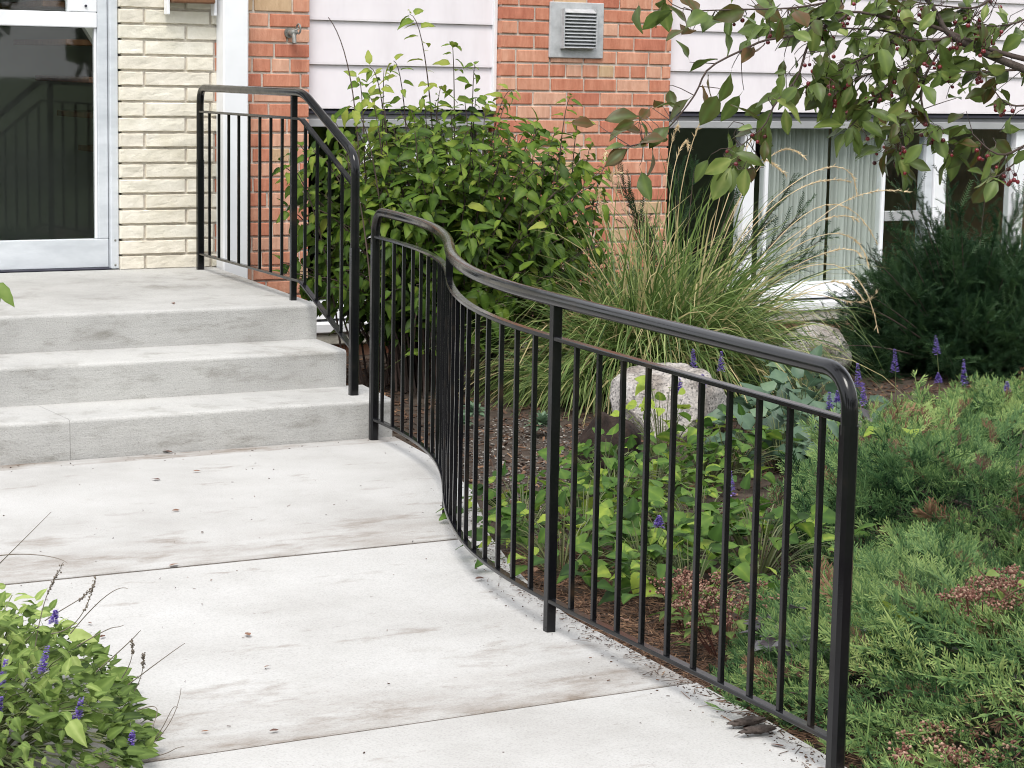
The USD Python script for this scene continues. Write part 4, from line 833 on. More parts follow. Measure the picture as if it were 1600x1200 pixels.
bl_ = ['blue green broad leaves just right of the pale boulder', 'blue green broad leaves touching the foot of the tall grass skirt', 'blue green broad leaves in front of the boulder', 'blue green broad leaves farthest right, under the railing end bend', 'blue green broad leaves bordering the junipers', 'blue green broad leaves lowest before the boulder']
tag(bp, bl_[0])
for s, w_ in zip(bspots[1:], bl_[1:]): copy_of(bp, (*s, -.03), r.uniform(0, 360), r.uniform(.85, 1.15), w_, GB)
ivy = perennial(G(1035, 705) + [.0, .0, -.02], 34, .18, .29, HEART, 'heart_leaf', 'climbing_plant', 'yellow green vine leaves climbing in front of the pale boulder', 83, .055, tint0=.85, tints=.12)
# tiny plants on the bare soil
def rosette(c, label, seed, s=.06):
    r = np.random.default_rng(seed); n = 34; a = np.arange(n) * 2.4; q_ = np.sqrt((np.arange(n) + 1) / n)
    d = unit(np.c_[np.cos(a) * q_, np.sin(a) * q_, 1.15 - q_]); Ls = leaf_sets(SAL, np.repeat(c[None], n, 0) + np.c_[np.zeros((n, 2)), .03 * (1 - q_) + .015], d, np.tile([0, 0, 1.], (n, 1)) + r.normal(0, .1, (n, 3)), s * (.5 + .6 * q_), np.clip(.75 + r.normal(0, .12, n), 0, 1), r)
    t = thing('small_rosette', tuple(c), label, 'plant'); foliage(t, Ls, 'blue_leaf', 300)
rosette(G(848, 672), 'pale green rosette plant on bare soil just left of the middle post', 91)
rosette(G(740, 655), 'pale green rosette plant on bare soil near the curve of the railing', 92, .055)
rosette(G(722, 670), 'smallest pale rosette at the walkway edge behind the curved railing', 93, .04)
for k, (u_, v_, lb_) in enumerate(((1375, 668, 'silver and purple leaved plant right of the railing end bend'), (1290, 1000, 'silver purple leaved plant at the mulch beside the end post'), (1590, 1010, 'silver leaved plant at the right picture edge among junipers'), (1265, 985, 'dark purple leaved plant behind the last balusters'), (1480, 690, 'purple leaved plant among the far junipers'))):
    perennial(G(u_, v_, .10) + [0, 0, -.09], 38, .13, .13, BLUE, 'silver_leaf', 'silver_leaf_plant', lb_, 95 + k, .05, tint0=.36, tints=.26)
perennial(G(1420, 700, .15) + [0, 0, -.16], 34, .2, .25, HEART, 'heart_leaf', 'heartleaf_plant', 'light green rounded leaves beside the silver leaved plant', 89, .055, tint0=.7)
perennial(G(1400, 990, .1) + [0, 0, -.1], 6, .07, .14, variants(lambda i: leaf(heart(.62), 7, 2, .2, .15 + .1 * i, .10, .2 * i, .5), 3), 'heart_leaf', 'lobed_leaf_plant', 'large yellow green lobed leaves right beside the end post', 88, .12, tint0=.9, tints=.1)

# ------------------------------------------------------------------ purple flower spikes
def spike(base, tip, label, seed, hl=.10, fw=.017, group=None):
    r = np.random.default_rng(seed); base, tip = np.array(base), np.array(tip); t = thing('purple_flower_spike', tuple(base), label, 'flower', group)
    P = curve(base, (base + tip) / 2 + r.normal(0, .012, 3), tip, n=8); a = tube(P, .0022, .0012, 4); part(t, 'stem', (a[0], a[1], np.full(len(a[0]), .5)), 'green_stem')
    n = 150; f = r.uniform(0, 1, n); ax = unit(tip - base); pos = tip - ax * (hl * (1 - f))[:, None]; ang = r.uniform(0, 6.28, n); sd = np.c_[np.cos(ang), np.sin(ang), r.uniform(-.2, .7, n)]; w = fw * (1.05 - .75 * f)
    d = unit(sd); sv = unit(np.cross(d, [0, 0, 1.])) * .0045; c = pos + d * w[:, None] * .25; e = pos + d * w[:, None] * 1.3
    W = np.stack([c, (c + e) / 2 - sv, e + [0, 0, -.001], (c + e) / 2 + sv], 1); part(t, 'bloom', (W.reshape(-1, 3), quads(np.arange(4 * n).reshape(n, 4)), np.repeat(r.uniform(0, 1, n), 4)), 'purple_petal')
    Ls = leaf_sets(SAL, np.repeat(base[None], 5, 0) + np.c_[np.zeros((5, 2)), np.linspace(.01, .08, 5)], unit(r.normal(0, 1, (5, 3)) * [1, 1, .1] + [0, 0, .25]), np.tile([0, 0, 1.], (5, 1)), np.full(5, .06), r.uniform(.4, .9, 5), r)
    for W_, F_, t_ in Ls: part(t, 'leaf', (W_, F_, np.full(len(W_), t_)), 'salvia_leaf', smooth=True)
for k, (u0, v0, u1, v1, z0, hl, lb_) in enumerate((
        (1400, 640, 1398, 545, 0.1, .10, 'tall purple flower spike before the yew, nearest the railing bend'), (1470, 620, 1462, 525, .1, .08, 'purple flower spike before the yew, highest of the row'), (1508, 640, 1506, 562, .1, .11, 'thick purple flower spike at the right of the row before the yew'),
        (1468, 640, 1466, 583, .1, .04, 'short purple flower bud between two taller spikes'), (1345, 650, 1340, 568, .1, .10, 'purple flower spike just right of the railing end bend'), (1352, 670, 1349, 598, .1, .09, 'faded purple spike touching the railing end bend'),
        (1300, 700, 1296, 612, .05, .08, 'purple flower spike left of the end post, below the handrail'), (1308, 700, 1309, 610, .05, .05, 'small purple bud beside the end post bend'), (1086, 640, 1083, 546, .05, .09, 'purple flower spike left in front of the grass clump, under the handrail'),
        (1128, 650, 1127, 550, .05, .08, 'purple flower spike right in front of the grass clump, under the handrail'), (1064, 660, 1062, 590, .05, .07, 'violet spike beside the top of the pale boulder'), (1142, 830, 1141, 735, .0, .085, 'slim violet spike among broad leaves behind the balusters'),
        (1026, 880, 1030, 806, .0, .035, 'small violet flower low among heart shaped leaves'), (1570, 660, 1574, 596, .1, .045, 'pale purple flower at the right picture edge before the yew'), (1096, 655, 1098, 585, .05, .05, 'short faded violet spike under the handrail, before the grass'))):
    b = G(u0, v0, z0); d_ = ray(u1, v1); tt = b[1] / d_[1]; tip = np.array([0, 0, EYE]) + tt * d_; spike([b[0], b[1], max(b[2] - .08, -.03)], tip, lb_, 110 + k, hl)
# ------------------------------------------------------------------ stonecrop with red brown seed heads
def sedum(c, label, seed, rad=.13, hgt=.2, nh=34):
    r = np.random.default_rng(seed); t = thing('stonecrop', tuple(c), label, 'plant')
    for i in range(nh):
        a, q_ = r.uniform(0, 6.28), r.uniform(0, 1) ** .5; tip = c + [rad * q_ * math.cos(a), rad * q_ * math.sin(a), hgt * r.uniform(.6, 1.05)]; b = c + [rad * .3 * q_ * math.cos(a), rad * .3 * q_ * math.sin(a), 0]
        m = MB(); m.add(*tube(curve(b, tip, n=3), .002, .0015, 3), t=.1); n = 26; pos = tip + r.normal(0, .013, (n, 3)) * [1, 1, .35]
        o = trimesh.creation.icosahedron(); W = pos[:, None] + np.array(o.vertices)[None] * r.uniform(.0016, .0042, n)[:, None, None]; v_, f_, t_ = merge(W, np.array(o.faces), r.uniform(.1, 1, n)); m.add(v_, f_, t_); part(t, 'seed_head', m.mesh(), 'sedum_bloom')
    n = 30; a = r.uniform(0, 6.28, n); Ls = leaf_sets(SAL, c + np.c_[rad * .8 * np.cos(a) * r.uniform(0, 1, n), rad * .8 * np.sin(a) * r.uniform(0, 1, n), r.uniform(.02, hgt * .7, n)], unit(np.c_[np.cos(a), np.sin(a), np.full(n, .2)]), np.tile([0, 0, 1.], (n, 1)), r.uniform(.03, .06, n), r.uniform(.2, .7, n), r)
    foliage(t, Ls, 'salvia_leaf', 30)
sedum(G(1135, 950, .1) - [0, 0, .12], 'red brown stonecrop seed heads behind the balusters near the end post', 131, .16, .17, 26)
sedum(G(1075, 940, .05) - [0, 0, .08], 'lower reddish stonecrop left of the tall seed heads behind the balusters', 132, .10, .15, 22)
sedum(G(1535, 960, .2) - [0, 0, .1], 'red stonecrop flowers poking through the juniper at the right', 133, .10, .16, 22)
sedum(G(1590, 930, .2) - [0, 0, .1], 'dark red stonecrop at the right picture edge above the junipers', 134, .08, .16, 18)
sedum(G(1530, 1180, .05) - [0, 0, .05], 'dry brown stonecrop in the lower right corner', 135, .20, .08, 30)

# ------------------------------------------------------------------ salvia clump in the lower left corner
r = np.random.default_rng(141)
sc_ = np.array([1.275, 4.72, 0.0])
sal = thing('salvia_clump', (1.30, 4.72, 0), 'spreading salvia clump with light green leaves spilling over the walkway', 'plant')
Ls, st_ = [], MB()
n = 3000; a = r.uniform(0, 6.28, n); q_ = r.uniform(0, 1, n) ** .5
tipx = sc_ + np.c_[(.44 + .05 * np.sin(3 * a)) * q_ * np.cos(a), .72 * q_ * np.sin(a), .012 + (.27 * (1 - q_ ** 2.2) + .02) * r.uniform(.15, 1.06, n)]
out = np.c_[np.cos(a), np.sin(a), np.zeros(n)]
big = np.where(r.uniform(0, 1, n) < .08, 1.5, 1.0)
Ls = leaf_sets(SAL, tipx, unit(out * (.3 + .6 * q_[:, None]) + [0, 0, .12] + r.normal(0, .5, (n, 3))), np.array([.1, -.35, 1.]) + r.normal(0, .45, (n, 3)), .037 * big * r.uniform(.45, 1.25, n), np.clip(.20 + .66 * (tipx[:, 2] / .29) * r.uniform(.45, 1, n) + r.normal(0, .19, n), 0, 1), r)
for i in range(0, n, 7): b = sc_ + [.2 * q_[i] * math.cos(a[i]), .3 * q_[i] * math.sin(a[i]), 0.]; st_.add(*tube(curve(b, (b + tipx[i]) / 2 + [0, 0, .03], tipx[i], n=5), .0024, .0014, 3), t=r.uniform(0, 1))
part(sal, 'stem', st_.mesh(), 'green_stem', kind='stuff')
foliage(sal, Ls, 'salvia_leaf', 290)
# bare and budding stalks leaning out of it
def stalk(pix, D, bud, r):
    P = curve(*[Dd(u_, v_, d_) for (u_, v_), d_ in zip(pix, D)], n=14); m = MB(); m.add(*tube(P, .0013, .0006, 4), t=.45)
    if bud:
        n = 40; ts = r.uniform(.45, 1, n); pos = np.stack([np.interp(ts, np.linspace(0, 1, 14), P[:, k]) for k in range(3)], 1) + r.normal(0, .0018, (n, 3)); o = trimesh.creation.icosahedron()
        v_, f_, t_ = merge(pos[:, None] + np.array(o.vertices)[None] * (r.uniform(.0016, .0036, n) * (1.1 - .5 * ts))[:, None, None], np.array(o.faces), r.uniform(0, .7, n)); m.add(v_, f_, t_)
    return m.mesh()
for pix, bud in (([(55, 1010), (70, 940), (85, 905), (99, 878)], 1), ([(70, 970), (110, 945), (138, 925), (150, 898)], 1), ([(80, 990), (120, 970), (140, 935), (146, 915)], 1), ([(110, 990), (150, 945), (180, 922), (200, 920)], 0), ([(120, 1010), (165, 985), (180, 980), (193, 977)], 0),
                 ([(150, 1050), (200, 1005), (215, 990), (220, 985)], 0), ([(190, 1060), (205, 1030), (207, 1010), (206, 1000)], 1), ([(210, 1080), (222, 1050), (224, 1030), (225, 1022)], 1), ([(200, 1070), (240, 1040), (270, 1018), (289, 1005)], 0), ([(195, 1180), (240, 1160), (270, 1120), (283, 1075)], 0),
                 ([(190, 1190), (250, 1180), (270, 1172), (288, 1166)], 0), ([(215, 1110), (243, 1105), (244, 1120), (238, 1140)], 0), ([(0, 880), (20, 860), (50, 830), (80, 800)], 0), ([(0, 868), (40, 866), (80, 870), (105, 880)], 0), ([(205, 1175), (245, 1150), (265, 1115), (278, 1106)], 0)):
    part(sal, 'seed_stalk', stalk(pix, (4.75, 4.72, 4.7, 4.68), bud, r), 'seed_stalk')
for k, (u_, v_, hl) in enumerate(((88, 963, .03), (75, 1018, .06), (128, 1100, .05), (10, 1040, .06), (208, 1153, .035), (2, 1100, .04))):
    tip = Dd(u_, v_ - 10, 4.55); r2 = np.random.default_rng(200 + k); n = 110; f = r2.uniform(0, 1, n); ax = unit(np.array([.25, 0, 1.])); pos = tip - ax * (hl * (1 - f))[:, None]; ang = r2.uniform(0, 6.28, n); d = unit(np.c_[np.cos(ang), np.sin(ang), r2.uniform(-.2, .7, n)]); w = .010 * (1.05 - .6 * f)
    sv = unit(np.cross(d, [0, 0, 1.])) * .003; c = pos + d * w[:, None] * .2; e = pos + d * w[:, None] * 1.3; W = np.stack([c, (c + e) / 2 - sv, e, (c + e) / 2 + sv], 1)
    part(sal, 'bloom', (W.reshape(-1, 3), quads(np.arange(4 * n).reshape(n, 4)), np.repeat(r2.uniform(0, 1, n), 4)), 'purple_petal')

# ------------------------------------------------------------------ crab apple branches overhead on the right
r = np.random.default_rng(151)
D0 = 4.55
trunk = Dd(1960, 700, 5.0); trunk[2] = 0
crab = thing('crabapple_tree', (trunk[0], trunk[1], -.05), 'crab apple tree with dark red berries, its branches hanging in from the right', 'tree')
def limb(pix, r0, r1, n=16, dd=None, name='branch'):
    P = curve(*[Dd(u_, v_, D0 + (0 if dd is None else dd[i])) for i, (u_, v_) in enumerate(pix)], n=n)
    a = tube(P, r0, r1, 6); part(crab, name, (a[0], a[1], np.full(len(a[0]), .3)), 'bark' if r0 > .01 else 'twig_brown', smooth=True); return P
tk = curve([trunk[0], trunk[1], -.06], [trunk[0] - .02, trunk[1] + .03, .8], [trunk[0] + .03, trunk[1], 1.5], [trunk[0], trunk[1] + .1, 2.3], n=14)
a = tube(tk, .06, .035, 10); part(crab, 'trunk', a, 'bark', smooth=True)
fork = tk[9]
def join(pix, r0, r1):
    P = curve(fork, (fork + Dd(*pix[0], D0)) / 2 + [0, 0, .06], Dd(*pix[0], D0), n=10); a = tube(P, .02, r0, 7); part(crab, 'branch', (a[0], a[1], np.full(len(a[0]), .3)), 'bark', smooth=True)
join([(1680, 145)], .011, .011)
for p_, r_ in (((1690, 120), .007), ((1650, 215), .0035), ((1650, 240), .003), ((1660, 150), .003), ((1640, 10), .004)): join([p_], r_, r_)
for p_ in ((1340, -8), (1560, -10)):
    P = curve(Dd(1640, 10, D0), Dd((1640 + p_[0]) / 2, -40, D0), Dd(*p_, D0), n=8); a = tube(P, .0038, .003, 6); part(crab, 'branch', (a[0], a[1], np.full(len(a[0]), .3)), 'twig_brown', smooth=True)
tw = []
tw.append(limb([(1680, 145), (1600, 108), (1540, 84), (1487, 56), (1469, 32), (1440, -10)], .0105, .005))
tw.append(limb([(1690, 120), (1600, 92), (1532, 72), (1470, 45), (1400, 30), (1330, 18), (1260, 40)], .007, .0022))
tw.append(limb([(1330, 18), (1262, 52), (1200, 62), (1165, 76), (1110, 105), (1090, 140), (1060, 182), (1030, 212), (985, 228)], .0032, .0012, 24))
tw.append(limb([(1290, 48), (1259, 79), (1244, 124), (1212, 161), (1195, 195), (1165, 222), (1148, 255)], .003, .0011, 18))
tw.append(limb([(1340, -8), (1270, 8), (1210, 14), (1140, 15), (1080, 16), (1040, -4)], .0028, .001, 16))
tw.append(limb([(1487, 56), (1430, 62), (1380, 48), (1320, 44), (1280, 30)], .0035, .0012, 14))
tw.append(limb([(1470, 70), (1410, 110), (1370, 150), (1340, 185), (1325, 200)], .0035, .0012, 14))
tw.append(limb([(1440, 95), (1420, 150), (1405, 200), (1400, 230), (1408, 255)], .003, .001, 14))
tw.append(limb([(1487, 58), (1440, 140), (1450, 190), (1470, 215), (1485, 235)], .003, .001, 14))
tw.append(limb([(1650, 215), (1600, 228), (1565, 242), (1535, 225), (1520, 210)], .0035, .0012, 12))
tw.append(limb([(1650, 240), (1600, 245), (1570, 268), (1545, 275)], .0025, .001, 10))
tw.append(limb([(1600, 108), (1540, 112), (1500, 112), (1470, 108)], .003, .001, 10))
tw.append(limb([(1660, 150), (1600, 165), (1570, 160), (1550, 135)], .003, .001, 10))
tw.append(limb([(1640, 10), (1590, 35), (1545, 40), (1510, 20)], .003, .001, 10))
tw.append(limb([(1560, -10), (1530, 10), (1500, 12), (1440, 5), (1380, -5)], .003, .001, 12))
tw.append(limb([(1420, 35), (1380, 75), (1330, 100), (1290, 120), (1275, 125)], .003, .001, 12))
tw.append(limb([(1410, 110), (1360, 115), (1320, 135), (1300, 150)], .0025, .001, 12))
pos, d, tn, sz, bpos = [], [], [], [], []
dens = [5, 12, 15, 13, 13, 16, 22, 22, 20, 11, 8, 13, 10, 11, 13, 22, 18]
for k, P in enumerate(tw):
    n = int(dens[k] * 1.0); ts = np.r_[np.linspace(.25 if k in (2, 3) else .12, .98, n - 3), .99, 1, 1]; tt = np.linspace(0, 1, len(P)); p_ = np.stack([np.interp(ts, tt, P[:, j]) for j in range(3)], 1); tg = unit(np.stack([np.interp(ts, tt, np.gradient(P[:, j])) for j in range(3)], 1))
    dv = unit(tg * .5 + r.normal(0, .62, (n, 3)) + np.array([0, 0, -.22])); pos.append(p_); d.append(dv); tn.append(np.clip(.52 + r.normal(0, .2, n) - (.26 if k in (2, 4) else 0), 0, 1)); sz.append(r.uniform(.042, .082, n) if k in (2, 3, 4, 9) else r.uniform(.032, .066, n))
    nb = 0 if k in (0,) else (1 if k in (2, 4) else 4)
    ts = r.uniform(.3, .95, nb); bpos.append(np.stack([np.interp(ts, tt, P[:, j]) for j in range(3)], 1))
# explicit cluster fill, so that the mass of leaves reads where the picture has it
for (u0, v0, su, sv, n) in ((1330, 60, 50, 40, 46), (1400, 130, 48, 50, 56), (1400, 205, 34, 25, 24), (1450, 60, 45, 45, 40), (1545, 60, 40, 40, 36), (1300, 125, 28, 25, 22), (1240, 40, 30, 25, 16), (1560, 235, 30, 25, 10), (1300, 10, 60, 12, 16), (1430, 8, 60, 12, 16), (1180, 15, 40, 14, 8), (1150, 225, 26, 30, 15), (1010, 185, 30, 32, 9), (1085, 60, 40, 32, 8), (1200, 110, 30, 40, 10), (975, 205, 20, 14, 3)):
    uu_, vv_ = u0 + r.normal(0, su, n), v0 + r.normal(0, sv, n); p_ = np.array([Dd(a_, b_, D0 + r.uniform(-.12, .35)) for a_, b_ in zip(uu_, vv_)]); pos.append(p_); d.append(unit(r.normal(0, .6, (n, 3)) + np.array([-.3, 0, -.3]))); tn.append(np.clip((.48 if u0 > 1130 else .22) + r.normal(0, .2, n), 0, 1)); sz.append(r.uniform(.026, .060, n) if u0 > 1210 else r.uniform(.040, .072, n))
    if n > 12: bpos.append(p_[: n // 5])
    st_ = MB()
    allP = np.vstack(tw)
    for p0 in p_: q0 = allP[np.argmin(np.linalg.norm(allP - p0, axis=1))]; st_.add(*tube(curve(q0, (q0 + p0) / 2 + r.normal(0, .008, 3), p0, n=4), .0012, .0008, 3), t=.3)
    part(crab, 'twig', st_.mesh(), 'twig_brown', kind='stuff')
pos, d, tn, sz = np.vstack(pos), np.vstack(d), np.concatenate(tn), np.concatenate(sz)
n = len(pos); up = r.normal(0, .5, (n, 3)) + np.array([-.25, -.55, .75])
foliage(crab, leaf_sets(CRAB, pos, d, up, sz, tn, r), 'crab_leaf', 300)
bp_ = np.vstack(bpos); ico = trimesh.creation.icosphere(1, 1.0)
for b in bp_:
    for _ in range(r.integers(1, 4)):
        q0 = b + np.r_[r.normal(0, .012, 2), -r.uniform(.012, .035)]; m = MB(); m.add(q0 + np.array(ico.vertices) * r.uniform(.0036, .0052), ico.faces, r.uniform(0, 1)); m.add(*tube(curve(b, (b + q0) / 2 + r.normal(0, .004, 3), q0, n=4), .0006, .0006, 3), t=.0); part(crab, 'berry', m.mesh(), 'berry_red', smooth=True)
# the crown above the picture
r3 = np.random.default_rng(161); mb = MB(); cb = MB(); top = tk[-1]
for i in range(34):
    v = unit(r3.normal(size=3) * [1, 1, .6] + [0, 0, .25]); tip = top + np.array([0, 0, .75]) + v * [1.5, 1.5, .85] * r3.uniform(.6, 1.0); P = curve(top - [0, 0, .15], (top + tip) / 2 + [0, 0, .15], tip, n=7); cb.add(*tube(P, .014, .003, 5), t=.3)
    n = 60; ts = r3.uniform(.3, 1, n); p_ = np.stack([np.interp(ts, np.linspace(0, 1, 7), P[:, k]) for k in range(3)], 1) + r3.normal(0, .09, (n, 3))
    for W_, F_, t_ in leaf_sets(CRAB, p_, r3.normal(0, 1, (n, 3)) + [0, 0, -.3], r3.normal(0, .5, (n, 3)) + [0, 0, .8], r3.uniform(.045, .08, n), np.clip(.5 + r3.normal(0, .2, n), 0, 1), r3): mb.add(W_, F_, t_)
part(crab, 'upper_limbs', cb.mesh(), 'bark', kind='stuff'); part(crab, 'crown', mb.mesh(), 'crab_leaf', smooth=True, kind='stuff')
# leaf tips reaching in at the left edge
lt = thing('overhanging_twig', tuple(Dd(-12, 445, 3.6)), 'thin stem with two greenish leaf tips reaching in at the left picture edge', 'twig')
gb = Dd(-110, 600, 3.65); a = tube(curve([gb[0] - .05, gb[1], -.06], [gb[0] - .03, gb[1], .6], Dd(-70, 400, 3.6), Dd(-14, 440, 3.6), n=16), .004, .001, 5); part(lt, 'stem', (a[0], a[1], np.full(len(a[0]), .5)), 'twig_brown')
for (u0, v0, u1, v1, s_) in ((-16, 436, 27, 478, .050), (-14, 442, 2, 470, .03)):
    p0, p1_ = Dd(u0, v0, 3.6), Dd(u1, v1, 3.58); W = place(SAL[1][0], p0[None], (p1_ - p0)[None], np.array([[-.2, -.8, .6]]), np.array([s_])); part(lt, 'leaf', (W[0], SAL[1][1], np.full(len(W[0]), .55)), 'salvia_leaf', smooth=True)

# ------------------------------------------------------------------ mulch, pebbles, litter
r = np.random.default_rng(171)
def on_soil(n, poly):
    x0, y0, x1, y1 = poly.bounds; p = np.c_[r.uniform(x0, x1, n * 3), r.uniform(y0, y1, n * 3)]; p = p[contains_xy(poly, p[:, 0], p[:, 1])]; p = p[~contains_xy(walk.buffer(.0), p[:, 0], p[:, 1])][:n]; return np.c_[p, soil_z(p[:, 0], p[:, 1]) + .004]
def chips(p, L, W, tint, tilt=.35):
    n = len(p); c = trimesh.creation.box([1, 1, 1]); a = r.uniform(0, 6.28, n); d = np.c_[np.cos(a), np.sin(a), r.normal(0, tilt, n)]
    return merge(place(np.array(c.vertices), p, d, np.tile([0, 0, 1.], (n, 1)) + r.normal(0, .4, (n, 3)), np.c_[L, W, W * .35]), np.array(c.faces), tint)
bedp = sg.Polygon([(2.95, 3.0), (3.1, 4.4), (3.2, 5.3), (3.75, 6.5), (4.0, 7.9), (4.3, 10.3), (9.5, 10.3), (9.5, 8.0), (6.2, 7.3), (4.3, 5.2), (3.6, 3.0)])
p = on_soil(9000, bedp); struct('bark_mulch', chips(p, r.uniform(.012, .045, len(p)), r.uniform(.005, .014, len(p)), r.beta(1.6, 2.2, len(p))), 'mulch_chip', kind='stuff', label='reddish brown bark mulch and needles on the planting bed', cat='mulch')
near_f = sg.LineString([(2.95, 3.3), (3.05, 4.0), (3.15, 4.6), (3.25, 5.1), (3.40, 5.6)]).buffer(.28)
p = on_soil(7000, near_f); struct('dry_needles', chips(p + [0, 0, .012], r.uniform(.02, .075, len(p)), r.uniform(.0012, .003, len(p)), r.beta(3, 2, len(p)), .2), 'mulch_chip', kind='stuff', label='dry tan needle litter along the walkway edge under the railing', cat='litter')
gp = sg.Polygon([(3.45, 5.9), (3.7, 6.4), (3.85, 7.1), (4.05, 7.7), (4.7, 8.3), (5.0, 7.6), (4.4, 7.0), (3.9, 6.2)])
p = on_soil(2600, gp); o = trimesh.creation.icosahedron(); s_ = r.uniform(.002, .0065, len(p)) ; W = p[:, None] + np.array(o.vertices)[None] * (s_[:, None] * np.c_[r.uniform(.8, 1.3, len(p)), r.uniform(.8, 1.3, len(p)), r.uniform(.5, .8, len(p))])[:, None]
struct('gravel', merge(W, np.array(o.faces), r.beta(1.6, 2, len(p))), 'pebble', kind='stuff', label='small grey pebbles on the bare soil inside the railing curve', cat='gravel')
# crumbs of earth on the concrete
n = 130; px_ = np.c_[r.uniform(1.6, 3.4, n), r.uniform(3.4, 7.8, n)]; ex = np.exp(-r.exponential(1.0, n)); m_ = walk.buffer(-.01)
edge_pts = np.array([walk.exterior.interpolate(t).coords[0] for t in r.uniform(0, walk.exterior.length, 900)]) + r.normal(0, .07, (900, 2)); right = sg.LineString(edge_xy[2:-2]); re_ = np.array([right.interpolate(t).coords[0] for t in right.length * r.beta(1.6, 1.2, 1000)]) - np.c_[np.abs(r.normal(0, .05, 1000)) * (.4 + 1.2 * meshkit.noise(np.c_[np.arange(1000) * 0.013, np.zeros((1000, 2))])), r.normal(0, .03, 1000)]
px_ = np.vstack([px_, edge_pts, re_]); px_ = px_[contains_xy(m_, px_[:, 0], px_[:, 1])]
p = np.c_[px_, np.full(len(px_), .002)]; struct('soil_crumbs', chips(p, r.uniform(.002, .009, len(p)) , r.uniform(.001, .0035, len(p)), r.beta(1.3, 2.5, len(p)), .1), 'mulch_chip', kind='stuff', label='dark crumbs of earth and needles scattered on the pale concrete', cat='litter')
DEAD = variants(lambda i: leaf(ov(.22, .8), 7, 2, .35 + .12 * i, -.08 + .10 * i, .04, .3 * (i - 1.5), .2))
fl_ = ['dry leaf on the slab below the steps, centre', 'reddish leaf near the first walkway joint', 'dark leaf on the slab below the steps, left of centre', 'dark leaf on the slab below the steps, nearest the bottom riser', 'small leaf by the purple stalk above the salvia clump', 'small leaf beside the salvia clump, right of the stalks',
       'dry leaf in the middle of the second slab', 'small leaf right of the centre of the second slab', 'leaf scrap just above the second walkway joint', 'pale leaf scrap low on the second slab, near the joint', 'brown leaf leaning against the foot of the bottom riser', 'reddish leaf at the walkway edge left of the end post', 'reddish leaf at the walkway edge nearest the end post', 'reddish leaf at the walkway edge where the second joint meets the railing', 'brown leaf by the curve of the railing, beside the first joint']
for k, (u_, v_, s_) in enumerate(((283, 795, .045), (262, 883, .05), (253, 749, .05), (300, 736, .04), (137, 970, .03), (165, 990, .035), (390, 993, .05), (412, 1042, .03), (438, 1137, .035), (312, 1141, .025), (270, 472, .05), (250, 705, .06), (1165, 1130, .06), (1200, 1160, .05), (1140, 1085, .05), (740, 905, .05))):
    z = .457 if v_ == 472 else .003; c = G(u_, v_, z + .004); an = r.uniform(0, 6.28); V_, F_ = DEAD[k % 4]; W = place(V_, c[None], np.array([[math.cos(an), math.sin(an), .05]]), np.array([[r.normal(0, .2), r.normal(0, .2), 1.]]), np.array([s_ * .72]))
    W[..., 2] = z + .0012 + (W[..., 2] - W[..., 2].min()) * .45
    if z > .4: t = thing('fallen_leaf', tuple(c), 'single dark curled leaf lying on the landing before the door', 'leaf')
    else: t = thing('fallen_leaf', tuple(c), fl_[k if k < 10 else k - 1], 'leaf', 'fallen leaves on the walkway')
    part(t, 'blade', (W[0], F_, np.full(len(W[0]), r.uniform(.1, .7))), 'dead_leaf', smooth=True)
# fallen bark scraps at the foot of the end post
for k, (u_, v_) in enumerate(((1168, 1130), (1185, 1143))):
    c = G(u_, v_, .01); m = trimesh.creation.icosphere(2, 1.0); v_ = np.array(m.vertices); v_ = v_ * (1 + 1.3 * (meshkit.fbm(v_ * 2.6 + k * 3, 3)[:, None] - .5)) * [.048, .015, .009] + c + [0, 0, .005]
    t = thing('bark_scrap', tuple(c), ('dark bark scrap on the walkway edge near the end post', 'second dark bark scrap, nearer the end post than the other')[k], 'bark'); part(t, 'piece', (v_, m.faces), 'bark', smooth=True)

# ------------------------------------------------------------------ trees across the lawn, mirrored in the door and window glass
r = np.random.default_rng(191)
def yard_tree(c):
    t = thing('lawn_tree', c, 'leafy tree on the lawn across from the building', 'tree', 'trees on the lawn across from the building'); c = np.array(c, float)
    a = tube(curve(c, c + [.1, 0, 1.2], c + [0, .1, 3.2], n=8), .17, .08, 8); part(t, 'trunk', a, 'bark', smooth=True)
    n = 3200; v = unit(r.normal(size=(n, 3))); rad = r.uniform(.55, 1, n) ** .5 * (.75 + .5 * meshkit.fbm(v * 2.2, 3)); p = c + [0, 0, 3.6] + v * rad[:, None] * [2.3, 2.3, 2.6]
    V = np.array([(-.5, 0, 0), (0, -.34, .05), (.5, 0, 0), (0, .34, .05)]); W = place(V, p, r.normal(size=(n, 3)), r.normal(size=(n, 3)), r.uniform(.25, .5, n)); part(t, 'crown', merge(W, quads([(0, 1, 2, 3)]), r.uniform(.1, .8, n)), 'shrub_leaf', kind='stuff'); return t
tr = yard_tree((6.5, -9.0, -.06))
for x_, y_ in ((1.5, -11), (11.5, -8), (16, -11), (-4, -10), (20.5, -7), (9, -15), (-9.5, -7), (3.8, -16), (24, 1), (-12, 0)): copy_of(tr, (x_, y_, -.06), r.uniform(0, 360), r.uniform(.85, 1.3), 'leafy tree on the lawn across from the building', 'trees on the lawn across from the building')

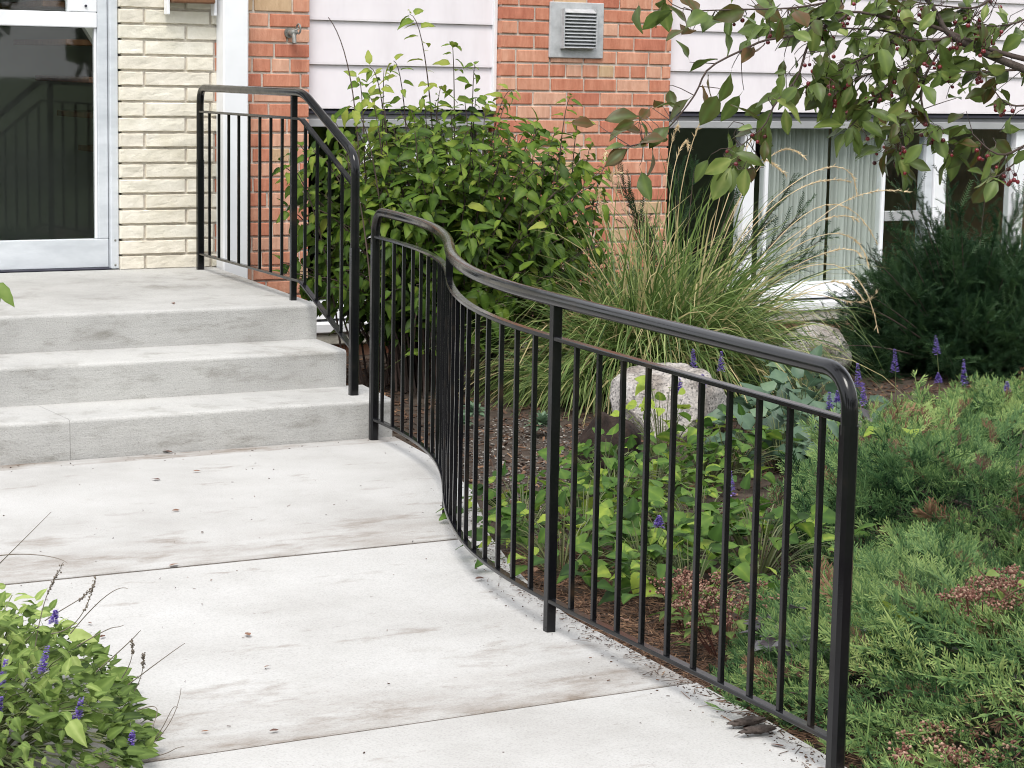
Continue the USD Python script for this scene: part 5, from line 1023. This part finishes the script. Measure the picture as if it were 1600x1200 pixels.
tg_ = thing('reddish_twig', tuple(G(1520, 1010, .12)), 'reddish twig with small pale leaves rising from the juniper at the right edge', 'twig')
for pl in ([(1516, 1008), (1545, 965), (1575, 930), (1640, 905)], [(1575, 930), (1550, 910), (1528, 890)], [(1560, 945), (1565, 980), (1575, 1010)]):
    P = curve(*[Dd(u_, v_, 5.35) for u_, v_ in pl], n=9); a = tube(P, .0032, .0016, 5); part(tg_, 'stem', (a[0], a[1], np.full(len(a[0]), .5)), 'dead_leaf')
r = np.random.default_rng(221)
for u_, v_ in ((1552, 915), (1535, 900), (1560, 950), (1540, 965), (1522, 1000), (1590, 925), (1575, 1005), (1568, 985), (1612, 918), (1530, 985)):
    W = place(CRAB[1][0], Dd(u_, v_, 5.35)[None], r.normal(0, 1, (1, 3)) + [[0, 0, -.2]], np.array([[-.2, -.6, .8]]), np.array([.05])); part(tg_, 'leaf', (W[0], CRAB[1][1], np.full(len(W[0]), r.uniform(.6, 1))), 'salvia_leaf', smooth=True)

r = np.random.default_rng(231); right = sg.LineString(edge_xy[3:-2])
pe = np.array([right.interpolate(t).coords[0] for t in right.length * r.beta(1.8, 1.1, 300)]) - np.c_[r.normal(.01, .045, 300), np.zeros(300)]
pe = np.c_[pe, np.where(contains_xy(walk, pe[:, 0], pe[:, 1]), .003, -.01)]
struct('fallen_needles', chips(pe, r.uniform(.015, .06, 300), r.uniform(.0010, .0022, 300), r.beta(2, 2, 300), .06), 'mulch_chip', kind='stuff', label='loose brown needles and stalks strewn along the right edge of the walkway', cat='litter')
# rotten stump at the foot of the boulder
c = G(955, 722, .0); m = trimesh.creation.icosphere(3, 1.0); v_ = np.array(m.vertices); v_ = v_ * (1 + .9 * (meshkit.fbm(v_ * [2.2, 2.2, 1.1], 4)[:, None] - .5)) * [.13, .10, .13] + c + [0, 0, .05]
stp_ = thing('rotten_stump', tuple(c), 'small blackish rotten stump at the left foot of the pale boulder', 'stump'); part(stp_, 'wood', (v_, m.faces), 'dark_wood', smooth=True)
for k, (u_, v2) in enumerate(((835, 893), (848, 945), (975, 985))):
    c = G(u_, v2, .0); V_, F_ = SAL[k]; an = r.uniform(0, 6.28); W = place(V_, c[None], np.array([[math.cos(an), math.sin(an), .1]]), np.array([[-.2, -.5, .8]]), np.array([.045])); W[..., 2] += .012 - W[..., 2].min()
    t = thing('fallen_leaf', tuple(c), ('orange brown fallen leaf under the railing left of the middle post', 'pale orange fallen leaf right at the middle post foot, behind the bottom rail', 'tan fallen leaf behind the third baluster right of the middle post')[k], 'leaf', None); part(t, 'blade', (W[0], F_, np.full(len(W[0]), .75)), 'dead_leaf', smooth=True)
